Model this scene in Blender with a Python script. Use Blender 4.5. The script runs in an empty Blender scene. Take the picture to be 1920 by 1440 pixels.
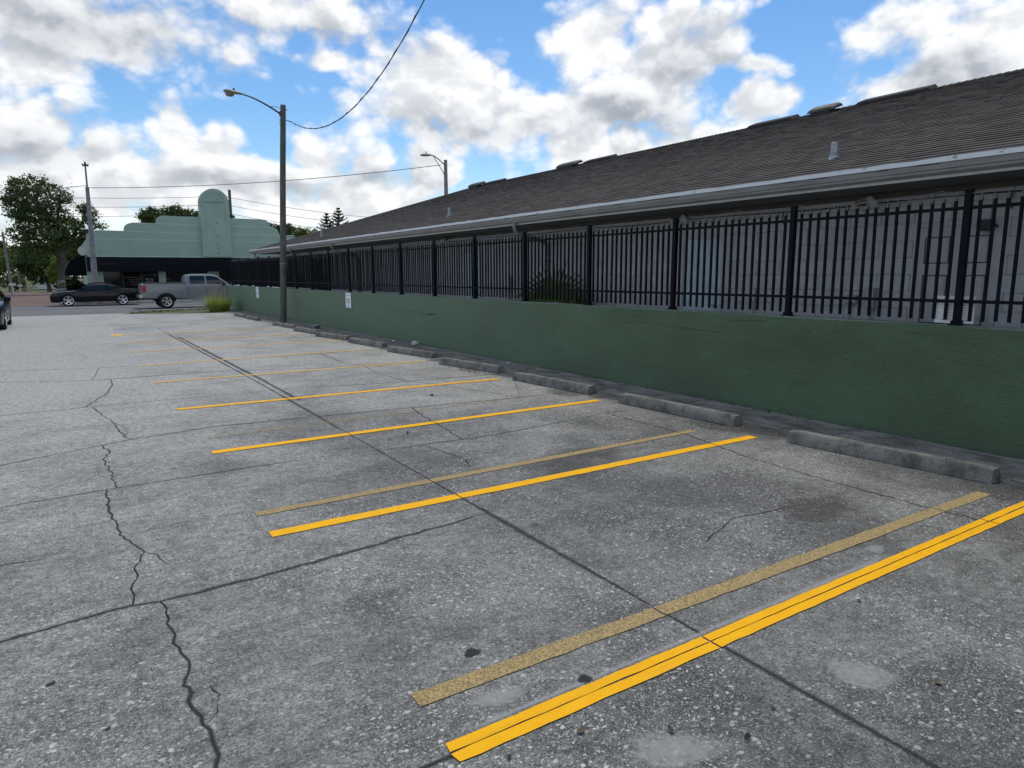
import bpy, bmesh, math, random
import numpy as np
from mathutils import Vector, Matrix
R = math.radians
rnd = random.Random(7)
scene = bpy.context.scene
COL = scene.collection

# ------------------------------------------------------------------ camera
CAM_H = 1.75
PITCH, YAW, ROLL = 0.1592, 0.5776, -0.0039
cam = bpy.data.cameras.new('camera')
cam.sensor_width = 36.0
cam.lens = 1284.87 / 1920 * 36.0
cam.clip_start = 0.05
cam.clip_end = 3000
cam_ob = bpy.data.objects.new('camera', cam)
COL.objects.link(cam_ob)
fh = Vector((math.sin(YAW), math.cos(YAW), 0)); up = Vector((0, 0, 1))
r0 = Vector((math.cos(YAW), -math.sin(YAW), 0))
fw = fh * math.cos(PITCH) - up * math.sin(PITCH)
u0 = fh * math.sin(PITCH) + up * math.cos(PITCH)
rr = r0 * math.cos(ROLL) + u0 * math.sin(ROLL)
uu = u0 * math.cos(ROLL) - r0 * math.sin(ROLL)
mw = Matrix((( rr.x, uu.x, -fw.x, 0), (rr.y, uu.y, -fw.y, 0), (rr.z, uu.z, -fw.z, CAM_H), (0, 0, 0, 1)))
cam_ob.matrix_world = mw
scene.camera = cam_ob

# ------------------------------------------------------------------ sun + sky
SUN_EL, SUN_AZ = 60.0, 40.0          # azimuth clockwise from +Y
sd = Vector((math.sin(R(SUN_AZ)) * math.cos(R(SUN_EL)), math.cos(R(SUN_AZ)) * math.cos(R(SUN_EL)), math.sin(R(SUN_EL))))
sun = bpy.data.lights.new('sun', 'SUN')
sun.energy = 1.5
sun.angle = R(12)
sun.color = (1.0, 0.93, 0.82)
sun_ob = bpy.data.objects.new('sun', sun)
COL.objects.link(sun_ob)
sun_ob.rotation_euler = (-sd).to_track_quat('-Z', 'Y').to_euler()

world = bpy.data.worlds.new('World')
scene.world = world
world.use_nodes = True

def build_world():
    # cloud banks: direction (x, y, z) and angular half-width / half-height, then their grey bases
    BL= [(0.550,0.808,0.214,0.054,0.051),(0.134,0.984,0.114,0.176,0.041),(0.320,0.943,0.094,0.161,0.040),(-0.004,0.972,0.234,0.095,0.036),(0.030,0.959,0.280,0.197,0.060),(0.277,0.905,0.322,0.158,0.041),(-0.011,0.986,0.167,0.091,0.067),(0.055,0.988,0.144,0.055,0.048),(0.129,0.975,0.180,0.034,0.049),(0.179,0.971,0.155,0.051,0.029),(0.041,0.994,0.100,0.213,0.048),(0.241,0.962,0.129,0.134,0.042),(0.425,0.869,0.254,0.106,0.060),(0.490,0.841,0.230,0.083,0.068),(0.409,0.888,0.212,0.093,0.050),(0.310,0.911,0.273,0.068,0.022),(0.307,0.939,0.159,0.043,0.039),(0.366,0.919,0.147,0.033,0.020),(0.346,0.932,0.108,0.124,0.040),(0.439,0.887,0.142,0.052,0.033),(0.606,0.736,0.302,0.066,0.066),(0.682,0.678,0.274,0.103,0.090),(0.630,0.742,0.228,0.121,0.061),(0.728,0.626,0.281,0.040,0.051),(0.764,0.593,0.254,0.047,0.017),(0.640,0.752,0.158,0.147,0.040),(0.728,0.661,0.183,0.085,0.035),(0.773,0.597,0.213,0.061,0.031),(0.851,0.450,0.273,0.080,0.049),(0.887,0.391,0.246,0.131,0.065),(0.865,0.452,0.217,0.107,0.034)]
    DK= [(0.045,0.960,0.275,0.199,0.036),(0.278,0.913,0.299,0.154,0.019),(-0.008,0.989,0.147,0.098,0.034),(0.228,0.966,0.118,0.113,0.018),(0.468,0.862,0.193,0.138,0.031),(0.654,0.726,0.211,0.136,0.036),(0.707,0.655,0.266,0.075,0.048),(0.873,0.433,0.226,0.123,0.028),(0.373,0.918,0.133,0.080,0.015)]
    nt = world.node_tree
    nt.nodes.clear()
    N, L = nt.nodes, nt.links
    def put(sock, v):
        if isinstance(v, (int, float, tuple)): sock.default_value = v
        else: L.new(v, sock)
    def vm(op, a, b=None, c=None):
        n = N.new('ShaderNodeVectorMath'); n.operation = op
        for i, v in enumerate((a, b, c)):
            if v is not None: put(n.inputs[i], v)
        return n.outputs['Value'] if op in ('LENGTH', 'DOT_PRODUCT') else n.outputs[0]
    def m(op, a, b=None, c=None):
        n = N.new('ShaderNodeMath'); n.operation = op
        for i, v in enumerate((a, b, c)):
            if v is not None: put(n.inputs[i], v)
        return n.outputs[0]
    def noise(vec, scale, detail, rough, out=0):
        n = N.new('ShaderNodeTexNoise'); L.new(vec, n.inputs['Vector'])
        n.inputs['Scale'].default_value = scale; n.inputs['Detail'].default_value = detail
        n.inputs['Roughness'].default_value = rough
        return n.outputs[out]
    def rng(val, a, b, c=0.0, d=1.0):
        n = N.new('ShaderNodeMapRange'); n.interpolation_type = 'SMOOTHSTEP'
        L.new(val, n.inputs[0])
        for i, q in enumerate((a, b, c, d)): n.inputs[i + 1].default_value = q
        return n.outputs[0]
    tc = N.new('ShaderNodeTexCoord'); v0 = tc.outputs['Generated']
    sep = N.new('ShaderNodeSeparateXYZ'); L.new(v0, sep.inputs[0])
    vs = vm('MULTIPLY', v0, (1, 1, 1.4))
    w = noise(vs, 9, 3, 0.55, 'Color')
    v = vm('MULTIPLY_ADD', w, (0.075, 0.075, 0.06), vm('SUBTRACT', v0, (0.0375, 0.0375, 0.03)))
    def field(lst, sm):
        acc = None
        for x, y, z, a, b in lst:
            k = math.sqrt(x * x + y * y + z * z); x, y, z = x / k, y / k, z / k; a, b = a * 1.13, b * 1.15
            d = vm('LENGTH', vm('MULTIPLY_ADD', v, (1 / a, 1 / a, 1 / b), (-x / a, -y / a, -z / b)))
            acc = d if acc is None else m('SMOOTH_MIN', acc, d, sm)
        return acc
    acc = m('MAXIMUM', m('SUBTRACT', 1.18, field(BL, 0.3)), -1.2)
    dark = m('SUBTRACT', 1.3, field(DK, 0.2))
    # beyond the banks seen here the same broken cumulus goes on all round
    gen = m('MULTIPLY', m('SUBTRACT', noise(vs, 2.6, 2, 0.5), 0.46), 7.0)
    ahead = rng(vm('DOT_PRODUCT', v0, (0.546, 0.838, 0.0)), 0.66, 0.78)
    mx = N.new('ShaderNodeMix'); L.new(ahead, mx.inputs[0]); L.new(gen, mx.inputs[2]); L.new(acc, mx.inputs[3])
    mx2 = N.new('ShaderNodeMix'); L.new(ahead, mx2.inputs[0]); L.new(m('MULTIPLY', gen, 0.8), mx2.inputs[2]); L.new(dark, mx2.inputs[3])
    base, dark = mx.outputs[0], mx2.outputs[0]
    vp = vm('ADD', vs, vm('MULTIPLY', w, (0.03, 0.03, 0.03)))
    def detail(vec, dt):
        n1 = noise(vec, 7, dt, 0.5)
        vo = N.new('ShaderNodeTexVoronoi'); vo.feature = 'F1'; L.new(vec, vo.inputs['Vector'])
        vo.inputs['Scale'].default_value = 17; vo.inputs['Detail'].default_value = 3; vo.inputs['Roughness'].default_value = 0.5
        return m('ADD', m('MULTIPLY', m('SUBTRACT', n1, 0.5), 1.25), m('MULTIPLY', m('SUBTRACT', 0.45, vo.outputs['Distance']), 0.62))
    e0 = detail(vp, 7); e1 = detail(vm('ADD', vp, (0.010, -0.004, 0.024)), 3)
    d0 = m('ADD', base, e0)
    mask = rng(d0, -0.09, 0.44)
    low = rng(sep.outputs[2], 0.0, 0.15, 0.95, 0.0)           # far cloud decks merge near the horizon
    mask = m('MAXIMUM', mask, low)
    relief = rng(m('SUBTRACT', e0, e1), -0.30, 0.30, -0.13, 0.20)
    shade = rng(m('ADD', dark, m('MULTIPLY', e1, 0.45)), -0.2, 1.3)
    core = rng(d0, 0.1, 1.3)
    lum = m('ADD', m('SUBTRACT', m('SUBTRACT', 0.77, m('MULTIPLY', shade, 0.40)), m('MULTIPLY', core, 0.06)), relief)
    lum = m('SUBTRACT', lum, m('MULTIPLY', low, 0.13))
    cr = N.new('ShaderNodeValToRGB')
    cr.color_ramp.elements[0].position = 0.2; cr.color_ramp.elements[0].color = (0.33, 0.36, 0.415, 1)
    cr.color_ramp.elements[1].position = 0.95; cr.color_ramp.elements[1].color = (0.96, 0.965, 0.97, 1)
    e = cr.color_ramp.elements.new(0.55); e.color = (0.62, 0.645, 0.685, 1)
    L.new(lum, cr.inputs[0])
    sky = N.new('ShaderNodeTexSky'); sky.sky_type = 'NISHITA'; sky.sun_disc = False
    sky.sun_elevation = R(SUN_EL); sky.sun_rotation = R(SUN_AZ)
    sky.altitude = 20; sky.air_density = 1.0; sky.dust_density = 0.2; sky.ozone_density = 3.0
    hs = N.new('ShaderNodeHueSaturation'); hs.inputs['Saturation'].default_value = 1.22; L.new(sky.outputs[0], hs.inputs['Color'])
    b1 = N.new('ShaderNodeBackground'); L.new(hs.outputs[0], b1.inputs[0]); b1.inputs[1].default_value = 0.09
    b2 = N.new('ShaderNodeBackground'); L.new(cr.outputs[0], b2.inputs[0]); b2.inputs[1].default_value = 0.80
    ms = N.new('ShaderNodeMixShader'); L.new(mask, ms.inputs[0]); L.new(b1.outputs[0], ms.inputs[1]); L.new(b2.outputs[0], ms.inputs[2])
    out = N.new('ShaderNodeOutputWorld'); L.new(ms.outputs[0], out.inputs[0])
    world.cycles.sampling_method = 'NONE'
build_world()

scene.view_settings.view_transform = 'Standard'
scene.view_settings.look = 'None'
scene.view_settings.exposure = 0.52
scene.view_settings.gamma = 1.0
scene.view_settings.use_curve_mapping = False
scene.render.engine = 'CYCLES'
scene.cycles.max_bounces = 4
scene.cycles.diffuse_bounces = 3
scene.cycles.glossy_bounces = 2

# ------------------------------------------------------------------ object helpers
def tag(o, label=None, cat=None, group=None, kind=None):
    if label: o['label'] = label
    if cat: o['category'] = cat
    if group: o['group'] = group
    if kind: o['kind'] = kind
    return o

def empty(name, loc=(0, 0, 0), rz=0.0):
    o = bpy.data.objects.new(name, None)
    o.empty_display_size = 0.2
    COL.objects.link(o); o.location = loc; o.rotation_euler = (0, 0, rz)
    return o

class MB:
    def __init__(s): s.v, s.f = [], []
    def add(s, vs, fs):
        n = len(s.v); s.v += [tuple(p) for p in vs]; s.f += [tuple(i + n for i in f) for f in fs]; return s
    def box(s, x0, x1, y0, y1, z0, z1):
        return s.add([(x0,y0,z0),(x1,y0,z0),(x1,y1,z0),(x0,y1,z0),(x0,y0,z1),(x1,y0,z1),(x1,y1,z1),(x0,y1,z1)],
                     [(0,3,2,1),(4,5,6,7),(0,1,5,4),(1,2,6,5),(2,3,7,6),(3,0,4,7)])
    def bar(s, p0, p1, w, h, upv=(0, 0, 1)):
        p0, p1 = Vector(p0), Vector(p1); d = (p1 - p0).normalized(); upv = Vector(upv)
        a = d.cross(upv)
        if a.length < 1e-4: a = d.cross(Vector((1, 0, 0)))
        a.normalize(); b = a.cross(d)
        vs = [p + a * sx * w / 2 + b * sy * h / 2 for p in (p0, p1) for sx, sy in ((-1,-1),(1,-1),(1,1),(-1,1))]
        return s.add(vs, [(0,1,2,3),(7,6,5,4),(0,4,5,1),(1,5,6,2),(2,6,7,3),(3,7,4,0)])
    def tube(s, pts, rad, n=8, cap=True):
        pts = [Vector(p) for p in pts]; k = len(pts)
        if not hasattr(rad, '__len__'): rad = [rad] * k
        t = (pts[1] - pts[0]).normalized()
        a = t.cross(Vector((0, 0, 1)))
        if a.length < 1e-3: a = t.cross(Vector((1, 0, 0)))
        a.normalize(); vs = []
        for i, p in enumerate(pts):
            t = (pts[min(i + 1, k - 1)] - pts[max(i - 1, 0)]).normalized()
            a = (a - t * a.dot(t)).normalized(); b = t.cross(a)
            for j in range(n):
                q = 2 * math.pi * j / n
                vs.append(p + (a * math.cos(q) + b * math.sin(q)) * rad[i])
        fs = [(i*n+j, i*n+(j+1)%n, (i+1)*n+(j+1)%n, (i+1)*n+j) for i in range(k-1) for j in range(n)]
        if cap: fs += [tuple(range(n))[::-1], tuple(range((k-1)*n, k*n))]
        return s.add(vs, fs)
    def rings(s, rings, cap=True, close=True):
        n = len(rings[0]); vs = [p for r_ in rings for p in r_]; m_ = n if close else n - 1
        fs = [(i*n+j, i*n+(j+1)%n, (i+1)*n+(j+1)%n, (i+1)*n+j) for i in range(len(rings)-1) for j in range(m_)]
        if cap: fs += [tuple(range(n))[::-1], tuple(range((len(rings)-1)*n, len(rings)*n))]
        return s.add(vs, fs)
    def prism(s, poly, axis, a, b):
        """poly: 2-D outline; axis 'x','y','z' = extrusion axis from a to b"""
        def P(u, v, w): return {'x': (w, u, v), 'y': (u, w, v), 'z': (u, v, w)}[axis]
        n = len(poly)
        vs = [P(u, v, a) for u, v in poly] + [P(u, v, b) for u, v in poly]
        return s.add(vs, [tuple(range(n))[::-1], tuple(range(n, 2*n))] + [(i, (i+1)%n, n+(i+1)%n, n+i) for i in range(n)])
    def mesh(s, name, smooth=False):
        me = bpy.data.meshes.new(name); me.from_pydata(s.v, [], s.f)
        bm = bmesh.new(); bm.from_mesh(me); bmesh.ops.recalc_face_normals(bm, faces=bm.faces); bm.to_mesh(me); bm.free()
        if smooth is not False and smooth is not None:
            me.polygons.foreach_set('use_smooth', [True] * len(me.polygons))
            if smooth is not True:
                me.set_sharp_from_angle(angle=R(smooth))
        return me
    def build(s, name, mat, parent=None, smooth=False):
        me = s.mesh(name, smooth)
        return obj(name, me, mat, parent)

def obj(name, me, mat, parent=None):
    o = bpy.data.objects.new(name, me); COL.objects.link(o)
    if mat is not None and not me.materials: me.materials.append(mat)
    if parent: o.parent = parent
    return o

def copy_tree(o, parent=None):
    c = o.copy(); COL.objects.link(c)
    if parent is not None: c.parent = parent
    for ch in o.children: copy_tree(ch, c)
    return c

# ------------------------------------------------------------------ materials
class NT:
    def __init__(s, name):
        s.m = bpy.data.materials.new(name); s.m.use_nodes = True; s.t = s.m.node_tree
        s.N, s.L = s.t.nodes, s.t.links; s.bs = s.N['Principled BSDF']
        s.geo = s.N.new('ShaderNodeNewGeometry'); s.tc = s.N.new('ShaderNodeTexCoord'); s.pos = s.geo.outputs['Position']
    def setv(s, sock, v):
        if isinstance(v, (int, float, tuple, list)):
            sock.default_value = (tuple(v) + (1,) if isinstance(v, (tuple, list)) and len(v) == 3 and sock.type == 'RGBA' else v)
        else: s.L.new(v, sock)
    def inp(s, name, v): s.setv(s.bs.inputs[name], v); return s
    def math(s, op, a, b=None, c=None, clamp=False):
        n = s.N.new('ShaderNodeMath'); n.operation = op; n.use_clamp = clamp
        for i, v in enumerate((a, b, c)):
            if v is not None: s.setv(n.inputs[i], v)
        return n.outputs[0]
    def vmath(s, op, a, b=None):
        n = s.N.new('ShaderNodeVectorMath'); n.operation = op
        for i, v in enumerate((a, b)):
            if v is not None: s.setv(n.inputs[i], v)
        return n.outputs['Value'] if op in ('LENGTH', 'DOT_PRODUCT') else n.outputs[0]
    def noise(s, scale, detail=4, rough=0.6, vec=None, dist=0.0, out=0):
        n = s.N.new('ShaderNodeTexNoise'); s.L.new(vec or s.pos, n.inputs['Vector'])
        n.inputs['Scale'].default_value = scale; n.inputs['Detail'].default_value = detail
        n.inputs['Roughness'].default_value = rough; n.inputs['Distortion'].default_value = dist
        return n.outputs[out]
    def voro(s, scale, vec=None, feature='F1', out='Distance'):
        n = s.N.new('ShaderNodeTexVoronoi'); n.feature = feature; s.L.new(vec or s.pos, n.inputs['Vector'])
        n.inputs['Scale'].default_value = scale
        return n.outputs[out] if out != 'both' else n
    def rng(s, v, a, b, c=0.0, d=1.0, smooth=True):
        n = s.N.new('ShaderNodeMapRange'); n.interpolation_type = 'SMOOTHSTEP' if smooth else 'LINEAR'
        s.setv(n.inputs[0], v)
        for i, q in enumerate((a, b, c, d)): n.inputs[i+1].default_value = q
        return n.outputs[0]
    def mix(s, f, a, b, blend='MIX'):
        n = s.N.new('ShaderNodeMix'); n.data_type = 'RGBA'; n.blend_type = blend
        s.setv(n.inputs[0], f); s.setv(n.inputs[6], a); s.setv(n.inputs[7], b)
        return n.outputs[2]
    def scale(s, vec, k):
        return s.vmath('MULTIPLY', vec, k)
    def bump(s, h, strength=0.3, dist=0.01):
        n = s.N.new('ShaderNodeBump'); n.inputs['Strength'].default_value = strength; n.inputs['Distance'].default_value = dist
        s.L.new(h, n.inputs['Height']); s.L.new(n.outputs[0], s.bs.inputs['Normal'])
    def attr(s, name):
        n = s.N.new('ShaderNodeAttribute'); n.attribute_name = name; return n.outputs['Fac']

def simple(name, col, rough=0.6, metal=0.0, var=0.12, vscale=6.0, bump=0.0, bscale=60.0, coat=0.0, spec=0.5):
    t = NT(name)
    n = t.noise(vscale, 5, 0.65)
    f = t.rng(n, 0.3, 0.7, 1 - var, 1 + var)
    c = t.mix(1.0, tuple(col), f, 'MULTIPLY')
    t.inp('Base Color', c).inp('Roughness', rough).inp('Metallic', metal).inp('Coat Weight', coat).inp('Specular IOR Level', spec)
    if coat: t.inp('Coat Roughness', 0.06)
    if bump: t.bump(t.noise(bscale, 4, 0.6), bump, 0.004)
    return t.m

M = {}
def make_materials():
    # weathered shell-aggregate concrete of the lot
    t = NT('lot_concrete')
    sep = t.N.new('ShaderNodeSeparateXYZ'); t.L.new(t.pos, sep.inputs[0]); X, Y = sep.outputs[0], sep.outputs[1]
    rot = t.N.new('ShaderNodeMapping'); t.L.new(t.pos, rot.inputs[0]); rot.inputs['Rotation'].default_value = (0, 0, 0.05)
    big = t.noise(0.55, 5, 0.62, vec=t.scale(t.pos, (1.0, 0.75, 1)), dist=0.6)
    mid = t.noise(2.2, 6, 0.65)
    fine = t.noise(62, 5, 0.75)
    vfine = t.noise(330, 2, 0.6)
    # stalls are greasier than the drive lane on the left; cleaner towards the street
    stall = t.rng(X, -0.3, 2.4)
    clean = t.rng(Y, 2.5, 15.0)
    dirt = t.math('ADD', t.math('MULTIPLY', stall, 0.34), t.math('MULTIPLY', t.rng(big, 0.33, 0.66), 0.40))
    dirt = t.math('ADD', dirt, t.math('MULTIPLY', t.rng(mid, 0.36, 0.64), 0.26))
    dirt = t.math('SUBTRACT', t.math('ADD', dirt, 0.20), t.math('MULTIPLY', clean, 0.78))
    # tyre-worn streaks running with the stalls
    st = t.noise(1.6, 5, 0.7, vec=t.scale(t.pos, (0.35, 2.6, 1)))
    dirt = t.math('ADD', dirt, t.math('MULTIPLY', t.rng(st, 0.50, 0.72), 0.22))
    # grime by the wall strip
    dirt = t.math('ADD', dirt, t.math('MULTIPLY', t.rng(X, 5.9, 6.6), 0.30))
    base = t.mix(t.math('ADD', dirt, 0.0, clamp=True), (0.312, 0.314, 0.296), (0.078, 0.079, 0.075))
    grain = t.noise(15, 4, 0.72, vec=t.vmath('ADD', t.pos, (2.3, 8.1, 0)))
    base = t.mix(1.0, base, t.rng(grain, 0.32, 0.68, 0.66, 1.34), 'MULTIPLY')
    base = t.mix(t.rng(fine, 0.30, 0.70), t.mix(1.0, base, (0.42, 0.42, 0.42), 'MULTIPLY'), t.mix(1.0, base, (1.62, 1.62, 1.60), 'MULTIPLY'))
    base = t.mix(0.75, base, t.mix(1.0, base, t.rng(vfine, 0.25, 0.75, 0.25, 1.75), 'MULTIPLY'))
    pw = t.vmath('ADD', t.scale(t.pos, (1, 1.25, 1)), t.scale(t.noise(60, 2, 0.5, out='Color'), (0.02, 0.02, 0)))
    def specks(scale, thr, lo, hi):
        v = t.voro(scale, vec=pw, out='both')
        s = t.N.new('ShaderNodeSeparateColor'); t.L.new(v.outputs['Color'], s.inputs[0])
        rad = t.rng(s.outputs[0], thr, 1.0, 0.0, hi, smooth=False)
        d = t.math('SUBTRACT', rad, v.outputs['Distance'])
        return t.math('MULTIPLY', t.rng(d, 0.0, lo), t.rng(s.outputs[1], 0, 1, 0.35, 1.0))
    patch = t.rng(t.noise(1.1, 3, 0.6, vec=t.vmath('ADD', t.pos, (7, 3, 0))), 0.36, 0.62, 0.38, 1.0)
    s1 = t.math('MULTIPLY', specks(30, 0.50, 0.06, 0.44), patch)
    s2 = t.math('MULTIPLY', specks(78, 0.50, 0.08, 0.42), t.math('MULTIPLY', patch, 0.75))
    fl1 = t.math('MULTIPLY', t.rng(t.noise(62, 2, 0.55, vec=t.scale(pw, (1, 1, 1)), dist=0.8), 0.615, 0.655), patch)
    fl2 = t.math('MULTIPLY', t.rng(t.noise(120, 2, 0.6, vec=t.vmath('ADD', pw, (4, 9, 0)), dist=0.6), 0.60, 0.66), t.math('MULTIPLY', patch, 0.75))
    sp = t.math('MAXIMUM', t.math('MAXIMUM', s1, s2), t.math('MAXIMUM', fl1, fl2))
    c = t.mix(t.math('MULTIPLY', sp, 0.85), base, (0.60, 0.60, 0.585))
    pits = t.voro(55, vec=t.vmath('ADD', pw, (3.1, 1.7, 0)), out='both')
    s = t.N.new('ShaderNodeSeparateColor'); t.L.new(pits.outputs['Color'], s.inputs[0])
    pit = t.rng(t.math('SUBTRACT', t.rng(s.outputs[2], 0.72, 1.0, 0.0, 0.34, smooth=False), pits.outputs['Distance']), 0, 0.08)
    c = t.mix(t.math('MULTIPLY', pit, 0.75), c, (0.035, 0.035, 0.037))
    t.inp('Base Color', c).inp('Roughness', t.rng(big, 0.3, 0.7, 0.72, 0.9)).inp('Specular IOR Level', 0.4)
    h = t.math('ADD', t.math('MULTIPLY', fine, 0.6), t.math('ADD', t.math('MULTIPLY', sp, 0.35), t.math('MULTIPLY', pit, -0.8)))
    t.bump(h, 0.55, 0.004)
    M['concrete'] = t.m

    t = NT('strip_concrete')
    n = t.noise(3.0, 6, 0.7, vec=t.scale(t.pos, (1.6, 0.7, 1)))
    f = t.noise(70, 4, 0.7)
    sep = t.N.new('ShaderNodeSeparateXYZ'); t.L.new(t.pos, sep.inputs[0])
    c = t.mix(t.rng(n, 0.33, 0.66), (0.100, 0.094, 0.083), (0.30, 0.285, 0.255))
    rim = t.rng(t.math('ADD', sep.outputs[0], t.math('MULTIPLY', t.math('SUBTRACT', n, 0.5), 0.5)), 7.16, 7.27)
    c = t.mix(t.math('MULTIPLY', rim, 0.55), c, (0.30, 0.285, 0.26))
    c = t.mix(t.rng(f, 0.3, 0.7), t.mix(1.0, c, (0.6, 0.6, 0.6), 'MULTIPLY'), t.mix(1.0, c, (1.3, 1.3, 1.3), 'MULTIPLY'))
    t.inp('Base Color', c).inp('Roughness', 0.92)
    t.bump(t.math('ADD', f, n), 0.6, 0.008)
    M['strip'] = t.m

    t = NT('wheel_stop_concrete')
    ob = t.N.new('ShaderNodeObjectInfo')
    n = t.noise(4.5, 6, 0.7); f = t.noise(95, 4, 0.7)
    sep = t.N.new('ShaderNodeSeparateXYZ'); t.L.new(t.pos, sep.inputs[0])
    c = t.mix(t.rng(n, 0.34, 0.62), (0.108, 0.101, 0.089), (0.255, 0.240, 0.214))
    c = t.mix(t.rng(t.noise(13, 5, 0.7, vec=t.scale(t.pos, (1, 1, 0.3))), 0.62, 0.82), c, (0.085, 0.083, 0.080))
    c = t.mix(t.rng(f, 0.3, 0.7), t.mix(1.0, c, (0.62, 0.62, 0.62), 'MULTIPLY'), t.mix(1.0, c, (1.35, 1.35, 1.35), 'MULTIPLY'))
    t.inp('Base Color', c).inp('Roughness', 0.93); t.bump(t.math('ADD', f, t.noise(22, 4, 0.6)), 0.7, 0.008)
    M['stop'] = t.m

    # painted stucco of the boundary wall
    t = NT('green_stucco')
    sep = t.N.new('ShaderNodeSeparateXYZ'); t.L.new(t.pos, sep.inputs[0])
    a = t.noise(1.2, 5, 0.65, vec=t.scale(t.pos, (1, 0.6, 1.1)))
    swirl = t.noise(5.5, 6, 0.66, vec=t.scale(t.pos, (1, 0.75, 1.3)), dist=2.4)
    trow = t.noise(17, 5, 0.7, vec=t.scale(t.pos, (1, 0.8, 1.25)), dist=3.0)
    far_sheen = t.rng(t.math('ADD', sep.outputs[1], t.math('MULTIPLY', a, 6.0)), 6, 22)
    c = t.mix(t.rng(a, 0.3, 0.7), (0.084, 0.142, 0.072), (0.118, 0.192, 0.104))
    c = t.mix(t.math('MULTIPLY', far_sheen, 0.75), c, (0.155, 0.230, 0.142))  # paler, greyer green with distance: grazing sheen put into the colour
    drip = t.noise(3.2, 5, 0.7, vec=t.scale(t.pos, (1, 1.6, 0.12)))
    c = t.mix(t.math('MULTIPLY', t.rng(drip, 0.52, 0.72), t.rng(sep.outputs[2], 0.3, 1.2, 0.05, 0.28)), c, (0.135, 0.185, 0.15))
    c = t.mix(t.math('MULTIPLY', t.rng(swirl, 0.56, 0.74), 0.25), c, (0.15, 0.21, 0.155))
    c = t.mix(t.math('MULTIPLY', t.rng(trow, 0.60, 0.70), 0.40), c, (0.16, 0.215, 0.17))
    c = t.mix(t.math('MULTIPLY', t.rng(trow, 0.42, 0.32), 0.5), c, (0.022, 0.045, 0.026))
    spl = t.rng(t.math('ADD', sep.outputs[2], t.math('MULTIPLY', t.math('SUBTRACT', a, 0.5), 0.16)), 0.0, 0.10, 0.55, 0.0)
    c = t.mix(spl, c, (0.095, 0.095, 0.085))
    chip = t.voro(7, out='both'); s = t.N.new('ShaderNodeSeparateColor'); t.L.new(chip.outputs['Color'], s.inputs[0])
    ch = t.rng(t.math('SUBTRACT', t.rng(s.outputs[0], 0.9, 1, 0, 0.12, smooth=False), chip.outputs['Distance']), 0, 0.03)
    c = t.mix(t.math('MULTIPLY', ch, 0.7), c, (0.35, 0.38, 0.36))
    t.inp('Base Color', c).inp('Roughness', t.rng(swirl, 0.3, 0.7, 0.5, 0.68)).inp('Specular IOR Level', 0.42)
    t.bump(t.math('ADD', t.math('MULTIPLY', swirl, 1.0), t.math('MULTIPLY', trow, 0.7)), 1.0, 0.022)
    M['green_wall'] = t.m
    M['wall_cap'] = simple('worn_wall_cap', (0.22, 0.26, 0.22), 0.9, var=0.35, vscale=9, bump=0.4)

    M['iron'] = simple('black_powder_coat', (0.0045, 0.0055, 0.0095), 0.6, var=0.3, vscale=5, spec=0.12)
    M['cap'] = simple('picket_finial_grey', (0.10, 0.105, 0.115), 0.5)
    M['wire'] = simple('galvanised_wire', (0.16, 0.165, 0.17), 0.5, 0.3)
    M['cable'] = simple('black_cable', (0.012, 0.012, 0.014), 0.6)

    t = NT('painted_block')
    ob = t.N.new('ShaderNodeObjectInfo'); k = t.math('FRACT', t.math('ADD', ob.outputs['Random'], t.geo.outputs['Random Per Island']))
    n = t.noise(1.3, 5, 0.65); f = t.noise(55, 3, 0.6)
    c = t.mix(t.rng(n, 0.3, 0.7), (0.54, 0.53, 0.54), (0.60, 0.59, 0.595))
    c = t.mix(1.0, c, t.rng(k, 0, 1, 0.95, 1.05), 'MULTIPLY')
    dr = t.noise(2.5, 5, 0.7, vec=t.scale(t.pos, (1, 2.2, 0.25)))
    c = t.mix(t.math('MULTIPLY', t.rng(dr, 0.56, 0.75), 0.35), c, (0.34, 0.32, 0.32))
    t.inp('Base Color', c).inp('Roughness', 0.75); t.bump(f, 0.35, 0.004)
    M['block'] = t.m
    M['mortar'] = simple('painted_mortar', (0.50, 0.485, 0.49), 0.9)
    M['soffit'] = simple('soffit_board', (0.13, 0.13, 0.122), 0.8, var=0.15, vscale=2)  # tone lowered so the colour itself deepens the eave shade
    M['fascia'] = simple('white_fascia', (0.74, 0.74, 0.73), 0.6, var=0.1, vscale=3)
    t = NT('aluminium_gutter')
    n = t.noise(4, 5, 0.7, vec=t.scale(t.pos, (1, 0.5, 3)))
    c = t.mix(t.rng(n, 0.42, 0.68), (0.27, 0.268, 0.26), (0.20, 0.195, 0.185))
    t.inp('Base Color', c).inp('Roughness', 0.5); M['gutter'] = t.m
    t = NT('drip_edge')
    n = t.noise(7, 5, 0.75, vec=t.scale(t.pos, (1, 0.7, 1)))
    c = t.mix(t.rng(n, 0.58, 0.70), (0.74, 0.75, 0.75), (0.20, 0.19, 0.17))
    t.inp('Base Color', c).inp('Roughness', 0.45); M['drip'] = t.m

    t = NT('asphalt_shingle')
    ob = t.N.new('ShaderNodeObjectInfo'); k = t.math('FRACT', t.math('ADD', ob.outputs['Random'], t.geo.outputs['Random Per Island']))
    n = t.noise(0.5, 4, 0.6, vec=t.scale(t.pos, (2.2, 0.5, 1))); g_ = t.noise(230, 3, 0.7)
    rp = t.N.new('ShaderNodeValToRGB'); t.L.new(k, rp.inputs[0]); rp.color_ramp.interpolation = 'CONSTANT'
    E = rp.color_ramp.elements; E[0].color = (0.072, 0.066, 0.061, 1); E[1].position = 0.85; E[1].color = (0.101, 0.094, 0.088, 1)
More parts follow.
